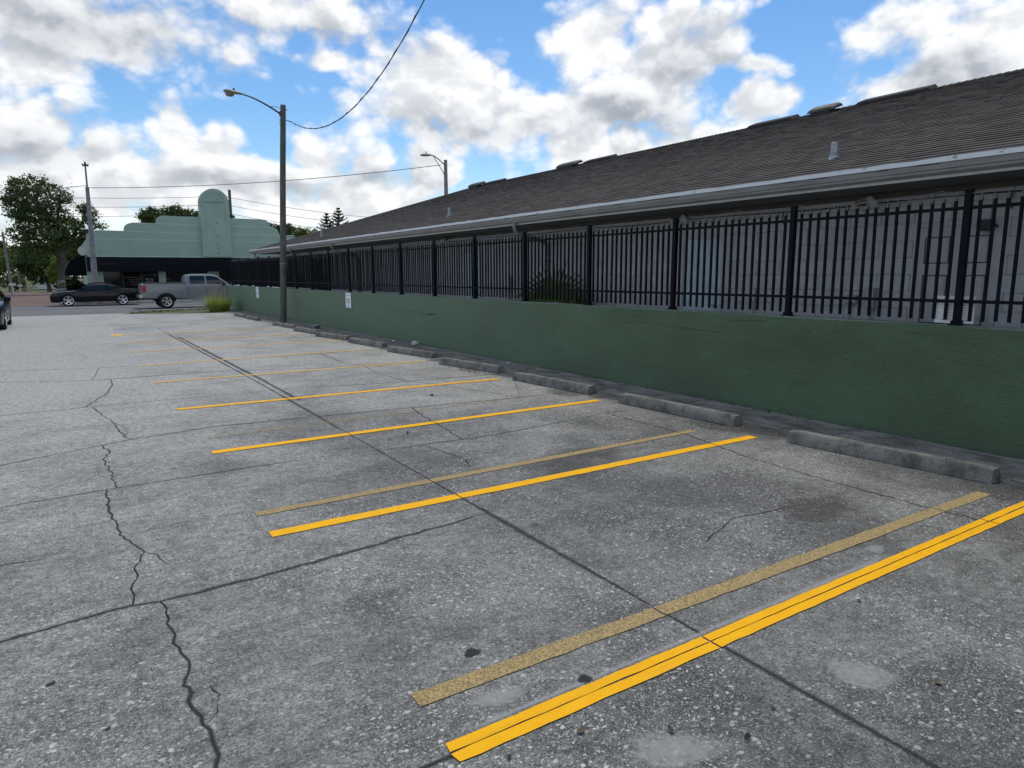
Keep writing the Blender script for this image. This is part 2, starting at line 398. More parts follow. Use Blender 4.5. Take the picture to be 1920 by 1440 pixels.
    for p, c_ in ((0.2, (0.076, 0.070, 0.066)), (0.42, (0.086, 0.079, 0.074)), (0.63, (0.095, 0.088, 0.082))):
        e = E.new(p); e.color = c_ + (1,)
    c = t.mix(1.0, rp.outputs[0], t.rng(n, 0.3, 0.7, 0.90, 1.08), 'MULTIPLY')
    c = t.mix(1.0, c, t.rng(g_, 0.25, 0.75, 0.55, 1.5), 'MULTIPLY')
    c = t.mix(1.0, c, (1.02, 0.985, 0.95), 'MULTIPLY')
    t.inp('Base Color', c).inp('Roughness', 0.95).inp('Specular IOR Level', 0.25); t.bump(g_, 0.5, 0.003)
    M['shingle'] = t.m
    M['felt'] = simple('roof_underlay', (0.018, 0.017, 0.017), 0.95)
    M['ridge_cap'] = simple('ridge_vent_shingle', (0.036, 0.034, 0.032), 0.95, var=0.3, vscale=20, bump=0.4)
    M['hood'] = simple('grey_green_vent_hood', (0.065, 0.072, 0.058), 0.7, var=0.25, vscale=9)
    M['galv'] = simple('galvanised_pipe', (0.34, 0.38, 0.40), 0.5, 0.35, var=0.35, vscale=30)

    M['door_blue'] = simple('pale_blue_door_paint', (0.58, 0.69, 0.74), 0.55, var=0.08)
    M['door_grey'] = simple('grey_door_paint', (0.53, 0.51, 0.525), 0.6, var=0.06)
    M['frame'] = simple('grey_door_frame', (0.54, 0.53, 0.55), 0.6, var=0.06)
    M['dark_line'] = simple('dark_line_finish', (0.09, 0.088, 0.095), 0.8)  # even dark colour for panel outlines, seams and stubs
    M['white'] = simple('white_sign_board', (0.90, 0.90, 0.90), 0.5, var=0.05)
    M['ink'] = simple('dark_print', (0.06, 0.065, 0.085), 0.7)
    M['ink_grey'] = simple('grey_print', (0.30, 0.32, 0.36), 0.7)
    M['plastic'] = simple('grey_box_enamel', (0.34, 0.34, 0.36), 0.5)
    M['floodlight'] = simple('cream_floodlight', (0.55, 0.52, 0.46), 0.5)

    t = NT('fresh_yellow_paint')
    n = t.noise(120, 3, 0.6); q = t.noise(6, 5, 0.7)
    c = t.mix(t.rng(q, 0.3, 0.7), (0.90, 0.44, 0.002), (0.95, 0.49, 0.004))
    d = t.rng(t.noise(26, 5, 0.75), 0.66, 0.74)
    c = t.mix(t.math('MULTIPLY', d, 0.6), c, (0.30, 0.17, 0.03))
    sc = t.rng(t.noise(3.0, 6, 0.75, vec=t.scale(t.pos, (0.7, 5, 1))), 0.50, 0.72)
    c = t.mix(t.math('MULTIPLY', sc, 0.30), c, (0.34, 0.21, 0.05))
    hole = t.rng(t.noise(75, 3, 0.7), 0.69, 0.72, 1.0, 0.0); t.inp('Alpha', hole)
    t.inp('Base Color', c).inp('Roughness', 0.7).inp('Specular IOR Level', 0.15); t.bump(n, 0.4, 0.003)
    M['yellow'] = t.m
    def worn(name, col, lo, hi, dark=(0.17, 0.13, 0.06)):
        t = NT(name)
        n = t.noise(14, 6, 0.75); f = t.noise(95, 4, 0.7)
        c = t.mix(t.rng(f, 0.35, 0.68), dark, col)
        a = t.rng(t.math('ADD', t.math('MULTIPLY', n, 0.55), t.math('MULTIPLY', f, 0.45)), lo, hi)
        t.inp('Base Color', c).inp('Roughness', 0.85).inp('Alpha', a); t.bump(f, 0.4, 0.003)
        return t.m
    M['tan'] = worn('worn_tan_yellow_paint', (0.52, 0.38, 0.155), 0.30, 0.40)
    M['faint'] = worn('faint_yellow_paint', (0.50, 0.41, 0.20), 0.44, 0.62)
    M['far_yellow'] = worn('thin_yellow_paint', (0.86, 0.50, 0.06), 0.26, 0.46, (0.55, 0.36, 0.10))
    M['blue_paint'] = worn('worn_blue_paint', (0.12, 0.18, 0.38), 0.48, 0.66, (0.12, 0.14, 0.22))
    M['white_paint'] = worn('worn_white_paint', (0.66, 0.66, 0.65), 0.28, 0.42, (0.35, 0.35, 0.35))
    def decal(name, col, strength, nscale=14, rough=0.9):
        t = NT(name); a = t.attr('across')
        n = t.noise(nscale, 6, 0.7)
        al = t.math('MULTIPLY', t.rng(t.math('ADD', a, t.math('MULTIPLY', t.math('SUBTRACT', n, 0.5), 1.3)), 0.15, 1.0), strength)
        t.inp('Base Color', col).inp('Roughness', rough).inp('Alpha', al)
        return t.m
    M['stain_and_contact_shade'] = decal('grime_and_contact_shade', (0.035, 0.036, 0.035), 0.72)  # real joint grime, and painted contact shade at the wheel stops
    M['pale_stain'] = decal('pale_cement_patch', (0.40, 0.40, 0.39), 0.62, 30)
    M['tar'] = decal('tar_patch', (0.016, 0.017, 0.018), 1.0, 70)
    M['oil'] = decal('oil_spot', (0.085, 0.083, 0.078), 0.42, 5)

    t = NT('joint_dirt'); f = t.noise(40, 4, 0.7)
    t.inp('Base Color', t.mix(f, (0.012, 0.012, 0.012), (0.05, 0.048, 0.043))).inp('Roughness', 1.0); M['dirt'] = t.m
    t = NT('street_asphalt'); f = t.noise(60, 4, 0.7); n = t.noise(0.5, 5, 0.6, vec=t.scale(t.pos, (0.25, 1, 1)))
    c = t.mix(t.rng(n, 0.3, 0.7), (0.085, 0.088, 0.094), (0.15, 0.152, 0.157))
    t.inp('Base Color', t.mix(1.0, c, t.rng(f, 0.3, 0.7, 0.75, 1.25), 'MULTIPLY')).inp('Roughness', 0.9); M['asphalt'] = t.m
    t = NT('brick_paving')
    br = t.N.new('ShaderNodeTexBrick'); t.L.new(t.pos, br.inputs['Vector']); br.inputs['Scale'].default_value = 4.5
    br.inputs['Color1'].default_value = (0.13, 0.072, 0.060, 1); br.inputs['Color2'].default_value = (0.19, 0.105, 0.085, 1); br.inputs['Mortar'].default_value = (0.12, 0.105, 0.095, 1)
    n = t.noise(0.4, 4, 0.6)
    t.inp('Base Color', t.mix(1.0, br.outputs[0], t.rng(n, 0.3, 0.7, 0.75, 1.2), 'MULTIPLY')).inp('Roughness', 0.9); M['brick_road'] = t.m
    M['kerb'] = simple('pale_kerb_concrete', (0.50, 0.49, 0.47), 0.85, var=0.3, vscale=4, bump=0.3)
    M['sidewalk'] = simple('sidewalk_concrete', (0.34, 0.335, 0.32), 0.9, var=0.25, vscale=1.5, bump=0.3)
    M['roof_flat'] = simple('flat_roof_felt', (0.20, 0.20, 0.19), 0.9)
    M['white_house'] = simple('white_siding', (0.70, 0.70, 0.68), 0.7)
    t = NT('ground_grass'); n = t.noise(0.15, 5, 0.6); f = t.noise(9, 5, 0.7)
    c = t.mix(t.rng(n, 0.3, 0.7), (0.060, 0.085, 0.028), (0.12, 0.115, 0.055))
    t.inp('Base Color', t.mix(1.0, c, t.rng(f, 0.3, 0.7, 0.6, 1.4), 'MULTIPLY')).inp('Roughness', 1.0); M['ground'] = t.m

    t = NT('seafoam_stucco')
    n = t.noise(0.9, 5, 0.65); dr = t.noise(2.0, 6, 0.72, vec=t.scale(t.pos, (1.3, 1.3, 0.22)))
    c = t.mix(t.rng(n, 0.3, 0.7), (0.33, 0.44, 0.365), (0.38, 0.50, 0.415))
    c = t.mix(t.math('MULTIPLY', t.rng(dr, 0.56, 0.74), 0.28), c, (0.17, 0.24, 0.20))
    t.inp('Base Color', c).inp('Roughness', 0.8); t.bump(t.noise(25, 4, 0.6), 0.2, 0.01); M['seafoam'] = t.m
    M['seafoam_edge'] = simple('seafoam_moulding', (0.50, 0.62, 0.55), 0.75, var=0.1)
    M['awning'] = simple('black_awning_canvas', (0.0045, 0.006, 0.0085), 0.8, var=0.2, vscale=3, spec=0.12)
    t = NT('dark_shop_glass'); t.inp('Base Color', (0.004, 0.005, 0.006)).inp('Roughness', 0.05).inp('Specular IOR Level', 0.35); M['shopglass'] = t.m
    M['darkframe'] = simple('dark_window_frame', (0.02, 0.021, 0.023), 0.5)
    M['ghost_print'] = simple('grey_window_lettering', (0.10, 0.10, 0.095), 0.8)
    M['pale_print'] = simple('white_window_numerals', (0.42, 0.45, 0.45), 0.7)

    t = NT('weathered_pole_wood')
    n = t.noise(5, 6, 0.7, vec=t.scale(t.pos, (6, 6, 0.5))); q = t.noise(1.2, 4, 0.6)
    c = t.mix(t.rng(n, 0.3, 0.7), (0.060, 0.056, 0.049), (0.190, 0.178, 0.158))
    c = t.mix(t.math('MULTIPLY', t.rng(q, 0.45, 0.65), 0.35), c, (0.085, 0.095, 0.06))
    t.inp('Base Color', c).inp('Roughness', 0.95); t.bump(n, 0.7, 0.01); M['wood'] = t.m
    M['concrete_pole'] = simple('spun_concrete_pole', (0.25, 0.255, 0.26), 0.85, var=0.2, vscale=3)
    M['steel_arm'] = simple('weathered_steel_arm', (0.055, 0.075, 0.10), 0.45, 0.4)
    M['lamp_body'] = simple('grey_lamp_housing', (0.30, 0.31, 0.28), 0.55, var=0.15)
    t = NT('lamp_lens'); t.inp('Base Color', (0.30, 0.29, 0.25)).inp('Roughness', 0.2).inp('Transmission Weight', 0.3); M['lens'] = t.m

    def leafmat(name, c0, c1, rough=0.6):
        t = NT(name)
        k = t.geo.outputs['Random Per Island']; n = t.noise(0.5, 3, 0.5)
        c = t.mix(t.math('MULTIPLY', t.math('ADD', k, t.rng(n, 0.3, 0.7)), 0.5), c0, c1)
        t.inp('Base Color', c).inp('Roughness', rough).inp('Specular IOR Level', 0.3)
        tr = t.N.new('ShaderNodeBsdfTranslucent'); t.L.new(c, tr.inputs[0])
        mx = t.N.new('ShaderNodeMixShader'); mx.inputs[0].default_value = 0.3
        t.L.new(t.bs.outputs[0], mx.inputs[1]); t.L.new(tr.outputs[0], mx.inputs[2])
        t.L.new(mx.outputs[0], t.N['Material Output'].inputs[0])
        return t.m
    M['leaf_oak'] = leafmat('oak_leaves', (0.040, 0.075, 0.022), (0.130, 0.180, 0.055))
    M['leaf_mid'] = leafmat('broadleaf_leaves', (0.045, 0.080, 0.018), (0.120, 0.165, 0.040))
    M['leaf_bright'] = leafmat('bright_leaves', (0.090, 0.140, 0.025), (0.22, 0.27, 0.06))
    M['leaf_pine'] = leafmat('pine_needles', (0.012, 0.028, 0.016), (0.028, 0.050, 0.026))
    M['leaf_palm'] = leafmat('palm_fronds', (0.085, 0.130, 0.045), (0.19, 0.25, 0.09), 0.4)
    M['leaf_grass'] = leafmat('ornamental_grass', (0.17, 0.24, 0.035), (0.42, 0.50, 0.12))
    M['plume'] = leafmat('grass_plumes', (0.34, 0.30, 0.21), (0.50, 0.45, 0.34))
    M['dryleaf'] = simple('dry_leaf', (0.10, 0.075, 0.045), 0.8, var=0.4, vscale=30)
    M['redleaf'] = simple('reddish_dry_leaf', (0.16, 0.065, 0.04), 0.85, var=0.5, vscale=30)
    M['darkleaf'] = simple('dark_dead_leaf', (0.030, 0.026, 0.018), 0.8, var=0.4, vscale=30)
    M['bark'] = simple('tree_bark', (0.10, 0.085, 0.07), 0.95, var=0.4, vscale=4, bump=0.8, bscale=20)
    M['paper'] = simple('white_litter', (0.72, 0.72, 0.70), 0.8)

    def paint(name, col, metal, rough, coat=0.6):
        t = NT(name); n = t.noise(700, 2, 0.5)
        t.inp('Base Color', t.mix(1.0, tuple(col), t.rng(n, 0.2, 0.8, 0.85, 1.15), 'MULTIPLY')).inp('Metallic', metal).inp('Roughness', rough).inp('Coat Weight', coat).inp('Coat Roughness', 0.05).inp('Specular IOR Level', 0.35)
        return t.m
    M['car_black'] = paint('black_car_paint', (0.003, 0.0035, 0.005), 0.0, 0.12, 0.0)
    M['car_navy'] = paint('dark_blue_car_paint', (0.005, 0.008, 0.014), 0.0, 0.14, 0.1)
    M['car_grey'] = paint('grey_metallic_paint', (0.25, 0.254, 0.262), 0.45, 0.34)
    M['car_white'] = paint('white_car_paint', (0.72, 0.73, 0.74), 0.0, 0.3)
    t = NT('car_glass'); t.inp('Base Color', (0.010, 0.014, 0.015)).inp('Roughness', 0.03).inp('Specular IOR Level', 0.8); M['glass'] = t.m
    t = NT('tail_lamp'); t.inp('Base Color', (0.42, 0.008, 0.015)).inp('Roughness', 0.15).inp('Coat Weight', 1.0); M['red'] = t.m
    t = NT('head_lamp'); t.inp('Base Color', (0.65, 0.67, 0.70)).inp('Roughness', 0.1).inp('Metallic', 0.4); M['headlamp'] = t.m
    M['tyre'] = simple('tyre_rubber', (0.014, 0.014, 0.015), 0.85)
    M['chrome'] = simple('bright_alloy', (0.62, 0.63, 0.65), 0.18, 0.95, var=0.05)
    M['black_trim'] = simple('black_plastic_trim', (0.012, 0.012, 0.013), 0.6)
make_materials()

# ------------------------------------------------------------------ ground, street
def sheet(name, x0, x1, y0, y1, z, mat, label, parent=None):
    o = MB().add([(x0,y0,z),(x1,y0,z),(x1,y1,z),(x0,y1,z)], [(0,1,2,3)]).build(name, mat, parent)
    if parent is None: tag(o, label, None, None, 'structure')
    return o
ROAD_Z = -0.13
sheet('ground', -900, 900, -600, 1500, -0.30, M['ground'], 'flat grassy ground stretching out to the horizon')
mb = MB().box(-200, 200, 39.3, 53.2, -0.28, ROAD_Z)
street = tag(mb.build('street', M['asphalt']), 'grey asphalt street crossing behind the parking lot', None, None, 'structure')
for yy, a, b in ((44.6, -60, 60), (47.3, -60, 60)):
    MB().add([(a,yy,ROAD_Z+.004),(b,yy,ROAD_Z+.004),(b,yy+.13,ROAD_Z+.004),(a,yy+.13,ROAD_Z+.004)], [(0,1,2,3)]).build('lane_line', M['white_paint'], street)
sheet('brick_side_street', -16, -0.2, 53.25, 98, ROAD_Z + 0.006, M['brick_road'], 'reddish brick side street running away at the left')
# far kerbs and sidewalks
def kerb(name, pts, w, z0, z1, label):
    mb = MB(); rings = []
    for i, p in enumerate(pts):
        p = Vector(p); t = (Vector(pts[min(i+1,len(pts)-1)]) - Vector(pts[max(i-1,0)])).normalized(); n = Vector((-t.y, t.x, 0))
        rings.append([p + n*(-w/2) + Vector((0,0,z0)), p + n*(w/2) + Vector((0,0,z0)), p + n*(w/2-.01) + Vector((0,0,z1)), p + n*(-w/2+.02) + Vector((0,0,z1))])
    return tag(mb.rings([[tuple(q) for q in r_] for r_ in rings]).build(name, M['kerb']), label, None, None, 'structure')
kerb('kerb', [(-0.4,60,0),(-0.3,55.2,0),(0.1,53.9,0),(1.2,53.4,0),(30,53.4,0),(90,53.4,0)], 0.2, -0.25, 0.02, 'pale concrete kerb along the far side of the street')
sw = MB().box(-0.1, 90, 53.6, 57.6, -0.25, 0.0)
sw.box(-0.15, 1.7, 57.61, 110, -0.25, -0.01)
tag(sw.build('sidewalk', M['sidewalk']), 'pale concrete sidewalk in front of the green shop', None, None, 'structure')
kerb('kerb', [(-90,53.45,0),(-18,53.45,0),(-16.4,54.2,0),(-16,56,0),(-16,120,0)], 0.2, -0.25, 0.02, 'pale concrete kerb rounding the corner at the far left')
# near side: verge and white kerb by the truck, apron elsewhere
kerb('kerb', [(3.3,38.55,0),(4.2,38.75,0),(6.0,39.15,0),(9,39.3,0),(60,39.3,0)], 0.22, -0.2, 0.06, 'white concrete kerb below the grey pickup')
mb = MB().add([(-40,36.6,-.004),(2.2,36.2,-.004),(3.4,38.5,-.06),(3.4,39.4,ROAD_Z+.012),(-40,39.4,ROAD_Z+.012)], [(0,1,2,3,4)])
tag(mb.build('driveway_apron', M['sidewalk']), 'concrete apron sloping from the lot down to the street', None, None, 'structure')
mb = MB().add([(2.2,36.2,.004),(6.3,34.6,.01),(7.3,38,.02),(60,38,.02),(60,39.2,0.03),(9,39.2,.03),(6.0,39.05,.02),(4.2,38.65,.01),(3.3,38.4,.0)], [(0,1,2,3,4,5,6,7,8)])
tag(mb.build('verge', M['ground']), 'thin scrubby verge between the lot and the kerb', None, None, 'structure')

# ------------------------------------------------------------------ parking lot slabs
lot = MB().box(-40, 6.66, -8, 36.5, -0.28, -0.035).build('parking_lot', M['dirt'])
tag(lot, 'weathered grey concrete parking lot with cracks and yellow stall lines', None, None, 'structure')

def refine(pl, step, amp, rg):
    out = [Vector((pl[0][0], pl[0][1]))]
    for a, b in zip(pl[:-1], pl[1:]):
        a, b = Vector((a[0], a[1])), Vector((b[0], b[1])); n = max(1, int((b - a).length / step))
        nn = Vector((-(b - a).y, (b - a).x)).normalized() if (b - a).length > 0 else Vector((0, 0))
        for i in range(1, n + 1):
            p = a.lerp(b, i / n)
            if i < n: p = p + nn * rg.uniform(-amp, amp)
            out.append(p)
    return out
def y_at(pl, x):
    for a, b in zip(pl[:-1], pl[1:]):
        if a[0] <= x <= b[0]: return a[1] + (b[1] - a[1]) * (x - a[0]) / max(1e-9, b[0] - a[0])
    return pl[0][1] if x < pl[0][0] else pl[-1][1]
def sub(pl, x0, x1):
    return [Vector((x0, y_at(pl, x0)))] + [Vector(p) for p in pl if x0 + 1e-4 < p[0] < x1 - 1e-4] + [Vector((x1, y_at(pl, x1)))]
rg = random.Random(3)
XJ = lambda y: 2.46 + 0.011 * min(max(y, 0), 12)          # long joint between the lane and the stalls
def T(pl, jag): return refine(pl, 0.09 if jag else 0.5, 0.012 if jag else 0.003, rg)
rows_far = [18.2, 20.8, 23.4, 26.0, 29.0, 32.4, 36.4]
TA = [T([(-2.5,-7.9),(2.7,-7.9)],0), T([(-2.5,-1.2),(2.7,-1.2)],0), T([(-2.5,2.03),(2.7,2.03)],0),
      T([(-2.5,3.7),(-.4,3.93),(.17,4.0),(.3,3.97),(.8,3.98),(1.34,4.04),(2.7,4.2)],1),
      T([(-2.5,6.28),(-.54,6.35),(.17,6.41),(1.86,6.44),(2.7,6.37)],0), T([(-2.5,7.1),(-.62,7.81),(.46,8.29),(1.35,8.47),(2.7,8.36)],1),
      T([(-2.5,10.6),(-.79,10.66),(.13,10.72),(2.7,10.72)],0), T([(-2.5,14.4),(-.99,14.1),(.21,13.49),(2.7,13.4)],1), T([(-2.5,16.1),(-1.09,15.7),(.43,15.27),(1.14,15.15),(2.7,15.2)],0)]
TA += [T([(-2.5,y),(2.7,y)],0) for y in rows_far]
TB = [T([(2.3,-7.9),(6.66,-7.9)],0), T([(2.3,-1.2),(6.66,-1.2)],0), T([(2.3,2.03),(6.66,2.03)],0), T([(2.3,6.37),(3.67,6.27),(4.84,6.39),(5.62,6.51),(6.66,6.5)],1),
      T([(2.3,8.38),(3.2,8.3),(4,8.19),(5.3,8.05),(6.66,8.0)],1), T([(2.3,10.74),(4.6,10.35),(6.66,10.2)],0), T([(2.3,13.42),(4,12.8),(6.66,12.6)],1), T([(2.3,15.2),(6.66,15.2)],0)]
TB += [T([(2.3,y),(6.66,y)],0) for y in rows_far]
CA = {2: [(.30,2.03),(.31,2.44),(.33,2.57),(.33,2.62),(.32,2.78),(.30,2.85),(.29,2.92),(.31,3.02),(.29,3.05),(.34,3.25),(.32,3.34),(.30,3.46),(.32,3.54),(.30,3.68),(.31,3.81),(.30,3.97)],
      3: [(.17,4.0),(.19,4.14),(.18,4.23),(.22,4.36),(.22,4.54),(.30,4.78),(.26,4.94),(.21,5.10),(.18,5.36),(.17,5.70),(.16,5.92),(.17,6.13),(.17,6.41)],
      4: [(.24,6.41),(.23,6.69),(.24,6.98),(.20,7.33),(.21,7.59),(.27,7.80),(.20,8.2)],
      5: [(.51,8.29),(.45,8.45),(.41,8.94),(.38,9.49),(.31,9.92),(.24,10.47),(.24,10.72)],
      6: [(.13,10.72),(.28,11.29),(.44,11.82),(.56,12.71),(.57,13.46)],
      7: [(.29,13.48),(.37,14.05),(.48,15.26)]}
CB = {2: [(5.37,2.03),(5.33,2.36),(5.32,2.52),(5.33,3.26),(5.40,4.15),(5.50,4.61),(5.62,5.10),(5.66,6.5)],
      3: [(3.48,6.3),(3.60,7.30),(3.76,8.24)], 4: [(5.39,8.05),(4.98,9.67),(4.67,10.34)], 5: [(4.67,10.34),(4.64,11.66),(4.81,12.74)], 6: [(4.81,12.74),(4.63,13.43),(4.77,15.2)]}

def slab(poly, gap):
    n = len(poly)
    a = sum(poly[i].x * poly[(i+1)%n].y - poly[(i+1)%n].x * poly[i].y for i in range(n))
    if a < 0: poly = poly[::-1]
    q = []
    for i in range(n):
        p0, p1, p2 = poly[i-1], poly[i], poly[(i+1)%n]
        d1 = (p1 - p0); d2 = (p2 - p1)
        if d1.length < 1e-6 or d2.length < 1e-6: continue
        n1 = Vector((-d1.y, d1.x)).normalized(); n2 = Vector((-d2.y, d2.x)).normalized()
        b = n1 + n2
        if b.length < 1e-3: b = n1
        b.normalize(); k = min(1.6, 1 / max(0.4, b.dot(n1)))
        q.append(p1 + b * gap * k * rg.uniform(0.75, 1.3))
    zt = rg.uniform(-0.0012, 0.0012)
    n = len(q)
    mb = MB().add([(p.x, p.y, zt - 0.004) for p in q] + [(p.x, p.y, -0.04) for p in q], [(i, n+i, n+(i+1)%n, (i+1)%n) for i in range(n)])
    # worn arris: top ring set slightly in
    c = []
    for i in range(n):
        p0, p1, p2 = q[i-1], q[i], q[(i+1)%n]
        t_ = (p2 - p0); nn = Vector((-t_.y, t_.x)).normalized() if t_.length > 0 else Vector((0, 0))
        c.append(p1 + nn * 0.0022)
    mb.add([(p.x, p.y, zt) for p in c], [tuple(range(n))])
    m0 = 2 * n
    mb.f += [(i, (i+1)%n, m0+(i+1)%n, m0+i) for i in range(n)]
    me = bpy.data.meshes.new('concrete_slab'); me.from_pydata(mb.v, [], mb.f)
    return obj('concrete_slab', me, M['concrete'], lot)

def ground_ribbon(pts, w, seed, z=0.0022, mat='stain_and_contact_shade', name='stain_and_contact_shade'):
    rs = random.Random(seed); vs = []; fs = []; at = []
    k = len(pts); ww = w
    for i, p in enumerate(pts):
        t_ = pts[min(i+1,k-1)] - pts[max(i-1,0)]; nn = Vector((-t_.y, t_.x)).normalized()
        ww = max(w * .35, min(w * 1.7, ww + rs.uniform(-.3, .3) * w))
        e = 1.0 if 0 < i < k - 1 else 0.0
        for s, a in ((-1, 0.0), (0, e), (1, 0.0)):
            q = p + nn * s * ww; vs.append((q.x, q.y, z)); at.append(a)
    for i in range(k - 1):
        fs += [(i*3, i*3+1, i*3+4, i*3+3), (i*3+1, i*3+2, i*3+5, i*3+4)]
    me = bpy.data.meshes.new(name); me.from_pydata(vs, [], fs)
    A = me.attributes.new('across', 'FLOAT', 'POINT'); A.data.foreach_set('value', at)
    return obj(name, me, M[mat], lot)

def column(TL, xl, xr, cracks, gaps):
    for i in range(len(TL) - 1):
        b, t_ = TL[i], TL[i+1]
        ybm = b[len(b)//2].y; ytm = t_[len(t_)//2].y
        dl = [Vector((xl(y), y)) for y in (y_at(b, xl(ybm)), y_at(t_, xl(ytm)))]
        dr = [Vector((xr(y), y)) for y in (y_at(b, xr(ybm)), y_at(t_, xr(ytm)))]
        divs = [refine(dl, 0.6, 0.002, rg)]
        if cracks and i in cracks:
            c = [Vector(p) for p in cracks[i]]; c[0].y = y_at(b, c[0].x); c[-1].y = y_at(t_, c[-1].x)
            c = refine(c, 0.05, 0.014, rg); divs.append(c)
            ground_ribbon(c, 0.012, i)
        divs.append(refine(dr, 0.6, 0.002, rg))
        for L_, R_ in zip(divs[:-1], divs[1:]):
            bot = sub(b, L_[0].x, R_[0].x); top = sub(t_, L_[-1].x, R_[-1].x)
            slab(bot + R_[1:-1] + top[::-1] + L_[1:-1][::-1], gaps)
column(TA, lambda y: -2.5, XJ, CA, 0.004)
column(TB, XJ, lambda y: 6.662, CB, 0.005)
TC = [[Vector((-40, y)), Vector((-8, y)), Vector((-2.5, y))] for y in (-7.9, -1.2, 2.03, 6.28, 10.6, 14.4, 18.2, 20.8, 23.4, 26.0, 29.0, 32.4, 36.4)]
column(TC, lambda y: -8.0, lambda y: -2.5, None, 0.005)
column(TC, lambda y: -39.9, lambda y: -8.0, None, 0.005)
for i, pl in enumerate(TA[2:9]): ground_ribbon([p for p in pl if p.x < 2.45], 0.026, 40 + i)
for i, pl in enumerate(TB[3:9]): ground_ribbon([p for p in pl if 2.5 < p.x], 0.020, 60 + i)
ground_ribbon([Vector((XJ(y), y)) for y in np.arange(-1, 26, 0.12)], 0.03, 5)
# mossy dark band beside the long joint further back
ground_ribbon([Vector((XJ(y) + 0.12, y)) for y in np.arange(9.5, 22, 0.3)], 0.05, 6, z=0.0014)

def hairline(pts, seed, w=0.0035):
    rs_ = random.Random(seed); P = refine(pts, 0.05, 0.012, rs_); vs = []
    for i, p in enumerate(P):
        ww = w*rs_.uniform(.3, 1.3)*(0.15 if i in (0, len(P)-1) else 1)
        t_ = P[min(i+1, len(P)-1)] - P[max(i-1, 0)]; nn = Vector((-t_.y, t_.x)).normalized()
        vs += [(p.x + nn.x*ww, p.y + nn.y*ww, .0017), (p.x - nn.x*ww, p.y - nn.y*ww, .0017)]
    me = bpy.data.meshes.new('hairline_crack'); me.from_pydata(vs, [], [(2*i, 2*i+2, 2*i+3, 2*i+1) for i in range(len(P)-1)])
    obj('hairline_crack', me, M['dirt'], lot)
for k, pl in enumerate(([(.33,3.05),(.39,3.0),(.41,2.9),(.38,2.78),(.33,2.72)], [(.30,4.78),(.36,4.7),(.40,4.5)], [(.45,8.45),(.50,8.8),(.47,9.1),(.40,9.4)], [(5.08,6.5),(5.15,6.8),(5.23,7.16)],
        [(5.99,4.22),(5.8,4.2),(5.4,4.15)], [(5.36,18.9),(5.45,20),(5.6,21.1)], [(.2,16.5),(.35,17.4),(.25,18.2)], [(-.1,21.0),(.1,22.3),(.0,23.4)], [(3.0,6.3),(3.1,5.6),(3.0,5.3)], [(1.1,12.2),(1.6,11.9),(2.5,11.95)], [(3.4,2.9),(3.9,3.1),(4.6,3.0)], [(-2.4,5.0),(-1.2,5.15),(-.2,5.0)])):
    hairline(pl, 200 + k, .0035 if k < 5 else .006)
def disc(name, x, y, rx, ry, rot, mat, z=0.003, seed=1):
    rs = random.Random(seed); n = 28; vs = [(x, y, z)]; at = [1.0]; ph = rs.uniform(0, 6)
    for k, a_ in ((0.6, 0.75), (1.0, 0.0)):
        for j in range(n):
            q = 2*math.pi*j/n; w = 1 + 0.10*math.sin(3*q+ph) + 0.06*math.sin(5*q+2*ph)
            u_, v_ = rx*k*w*math.cos(q), ry*k*w*math.sin(q)
            vs.append((x + u_*math.cos(rot) - v_*math.sin(rot), y + u_*math.sin(rot) + v_*math.cos(rot), z)); at.append(a_)
    fs = [(0, 1+j, 1+(j+1)%n) for j in range(n)] + [(1+j, 1+n+j, 1+n+(j+1)%n, 1+(j+1)%n) for j in range(n)]
    me = bpy.data.meshes.new(name); me.from_pydata(vs, [], fs)
    A = me.attributes.new('across', 'FLOAT', 'POINT'); A.data.foreach_set('value', at)
    return obj(name, me, M[mat], lot)
ground_ribbon([Vector((x, 2.118)) for x in np.arange(1.15, 4.2, .12)], 0.026, 301, z=.0028, mat='pale_stain', name='overspray')
disc('pale_patch', 2.80, 1.49, .19, .145, -0.78, 'pale_stain', seed=1)
disc('pale_patch', 1.38, 2.23, .17, .075, -0.2, 'pale_stain', seed=2)
disc('pale_patch', 1.75, 1.60, .22, .13, -0.5, 'pale_stain', seed=3)
disc('pale_patch', 4.22, 2.22, .10, .07, 0.1, 'pale_stain', seed=4)
disc('tar_patch', 1.46, 2.59, .055, .045, 0.2, 'tar', seed=5)
disc('tar_patch', 1.765, 2.135, .045, .040, 0.2, 'tar', seed=6)
disc('oil_spot', 2.65, 3.78, .06, .05, 0, 'oil', seed=7)
disc('oil_spot', 3.9, 4.9, .8, .5, 0.4, 'oil', seed=8)
disc('oil_spot', 4.6, 2.9, .5, .28, 0.2, 'oil', seed=9, z=0.0026)
for k_, yk_ in enumerate((1.9, 4.7, 7.35, 9.95, 12.5, 15.1, 17.7)):
    disc('oil_spot', 6.42, yk_, .24, .42, 0.1*k_, 'oil', seed=30 + k_, z=0.0024)
disc('oil_spot', 6.2, 8.0, .35, .5, 0.2, 'oil', seed=10, z=0.0026)
disc('oil_spot', 6.25, 5.2, .35, .5, 0.2, 'oil', seed=11, z=0.0026)
disc('oil_spot', 6.25, 2.2, .4, .5, 0.2, 'oil', seed=12, z=0.0026)

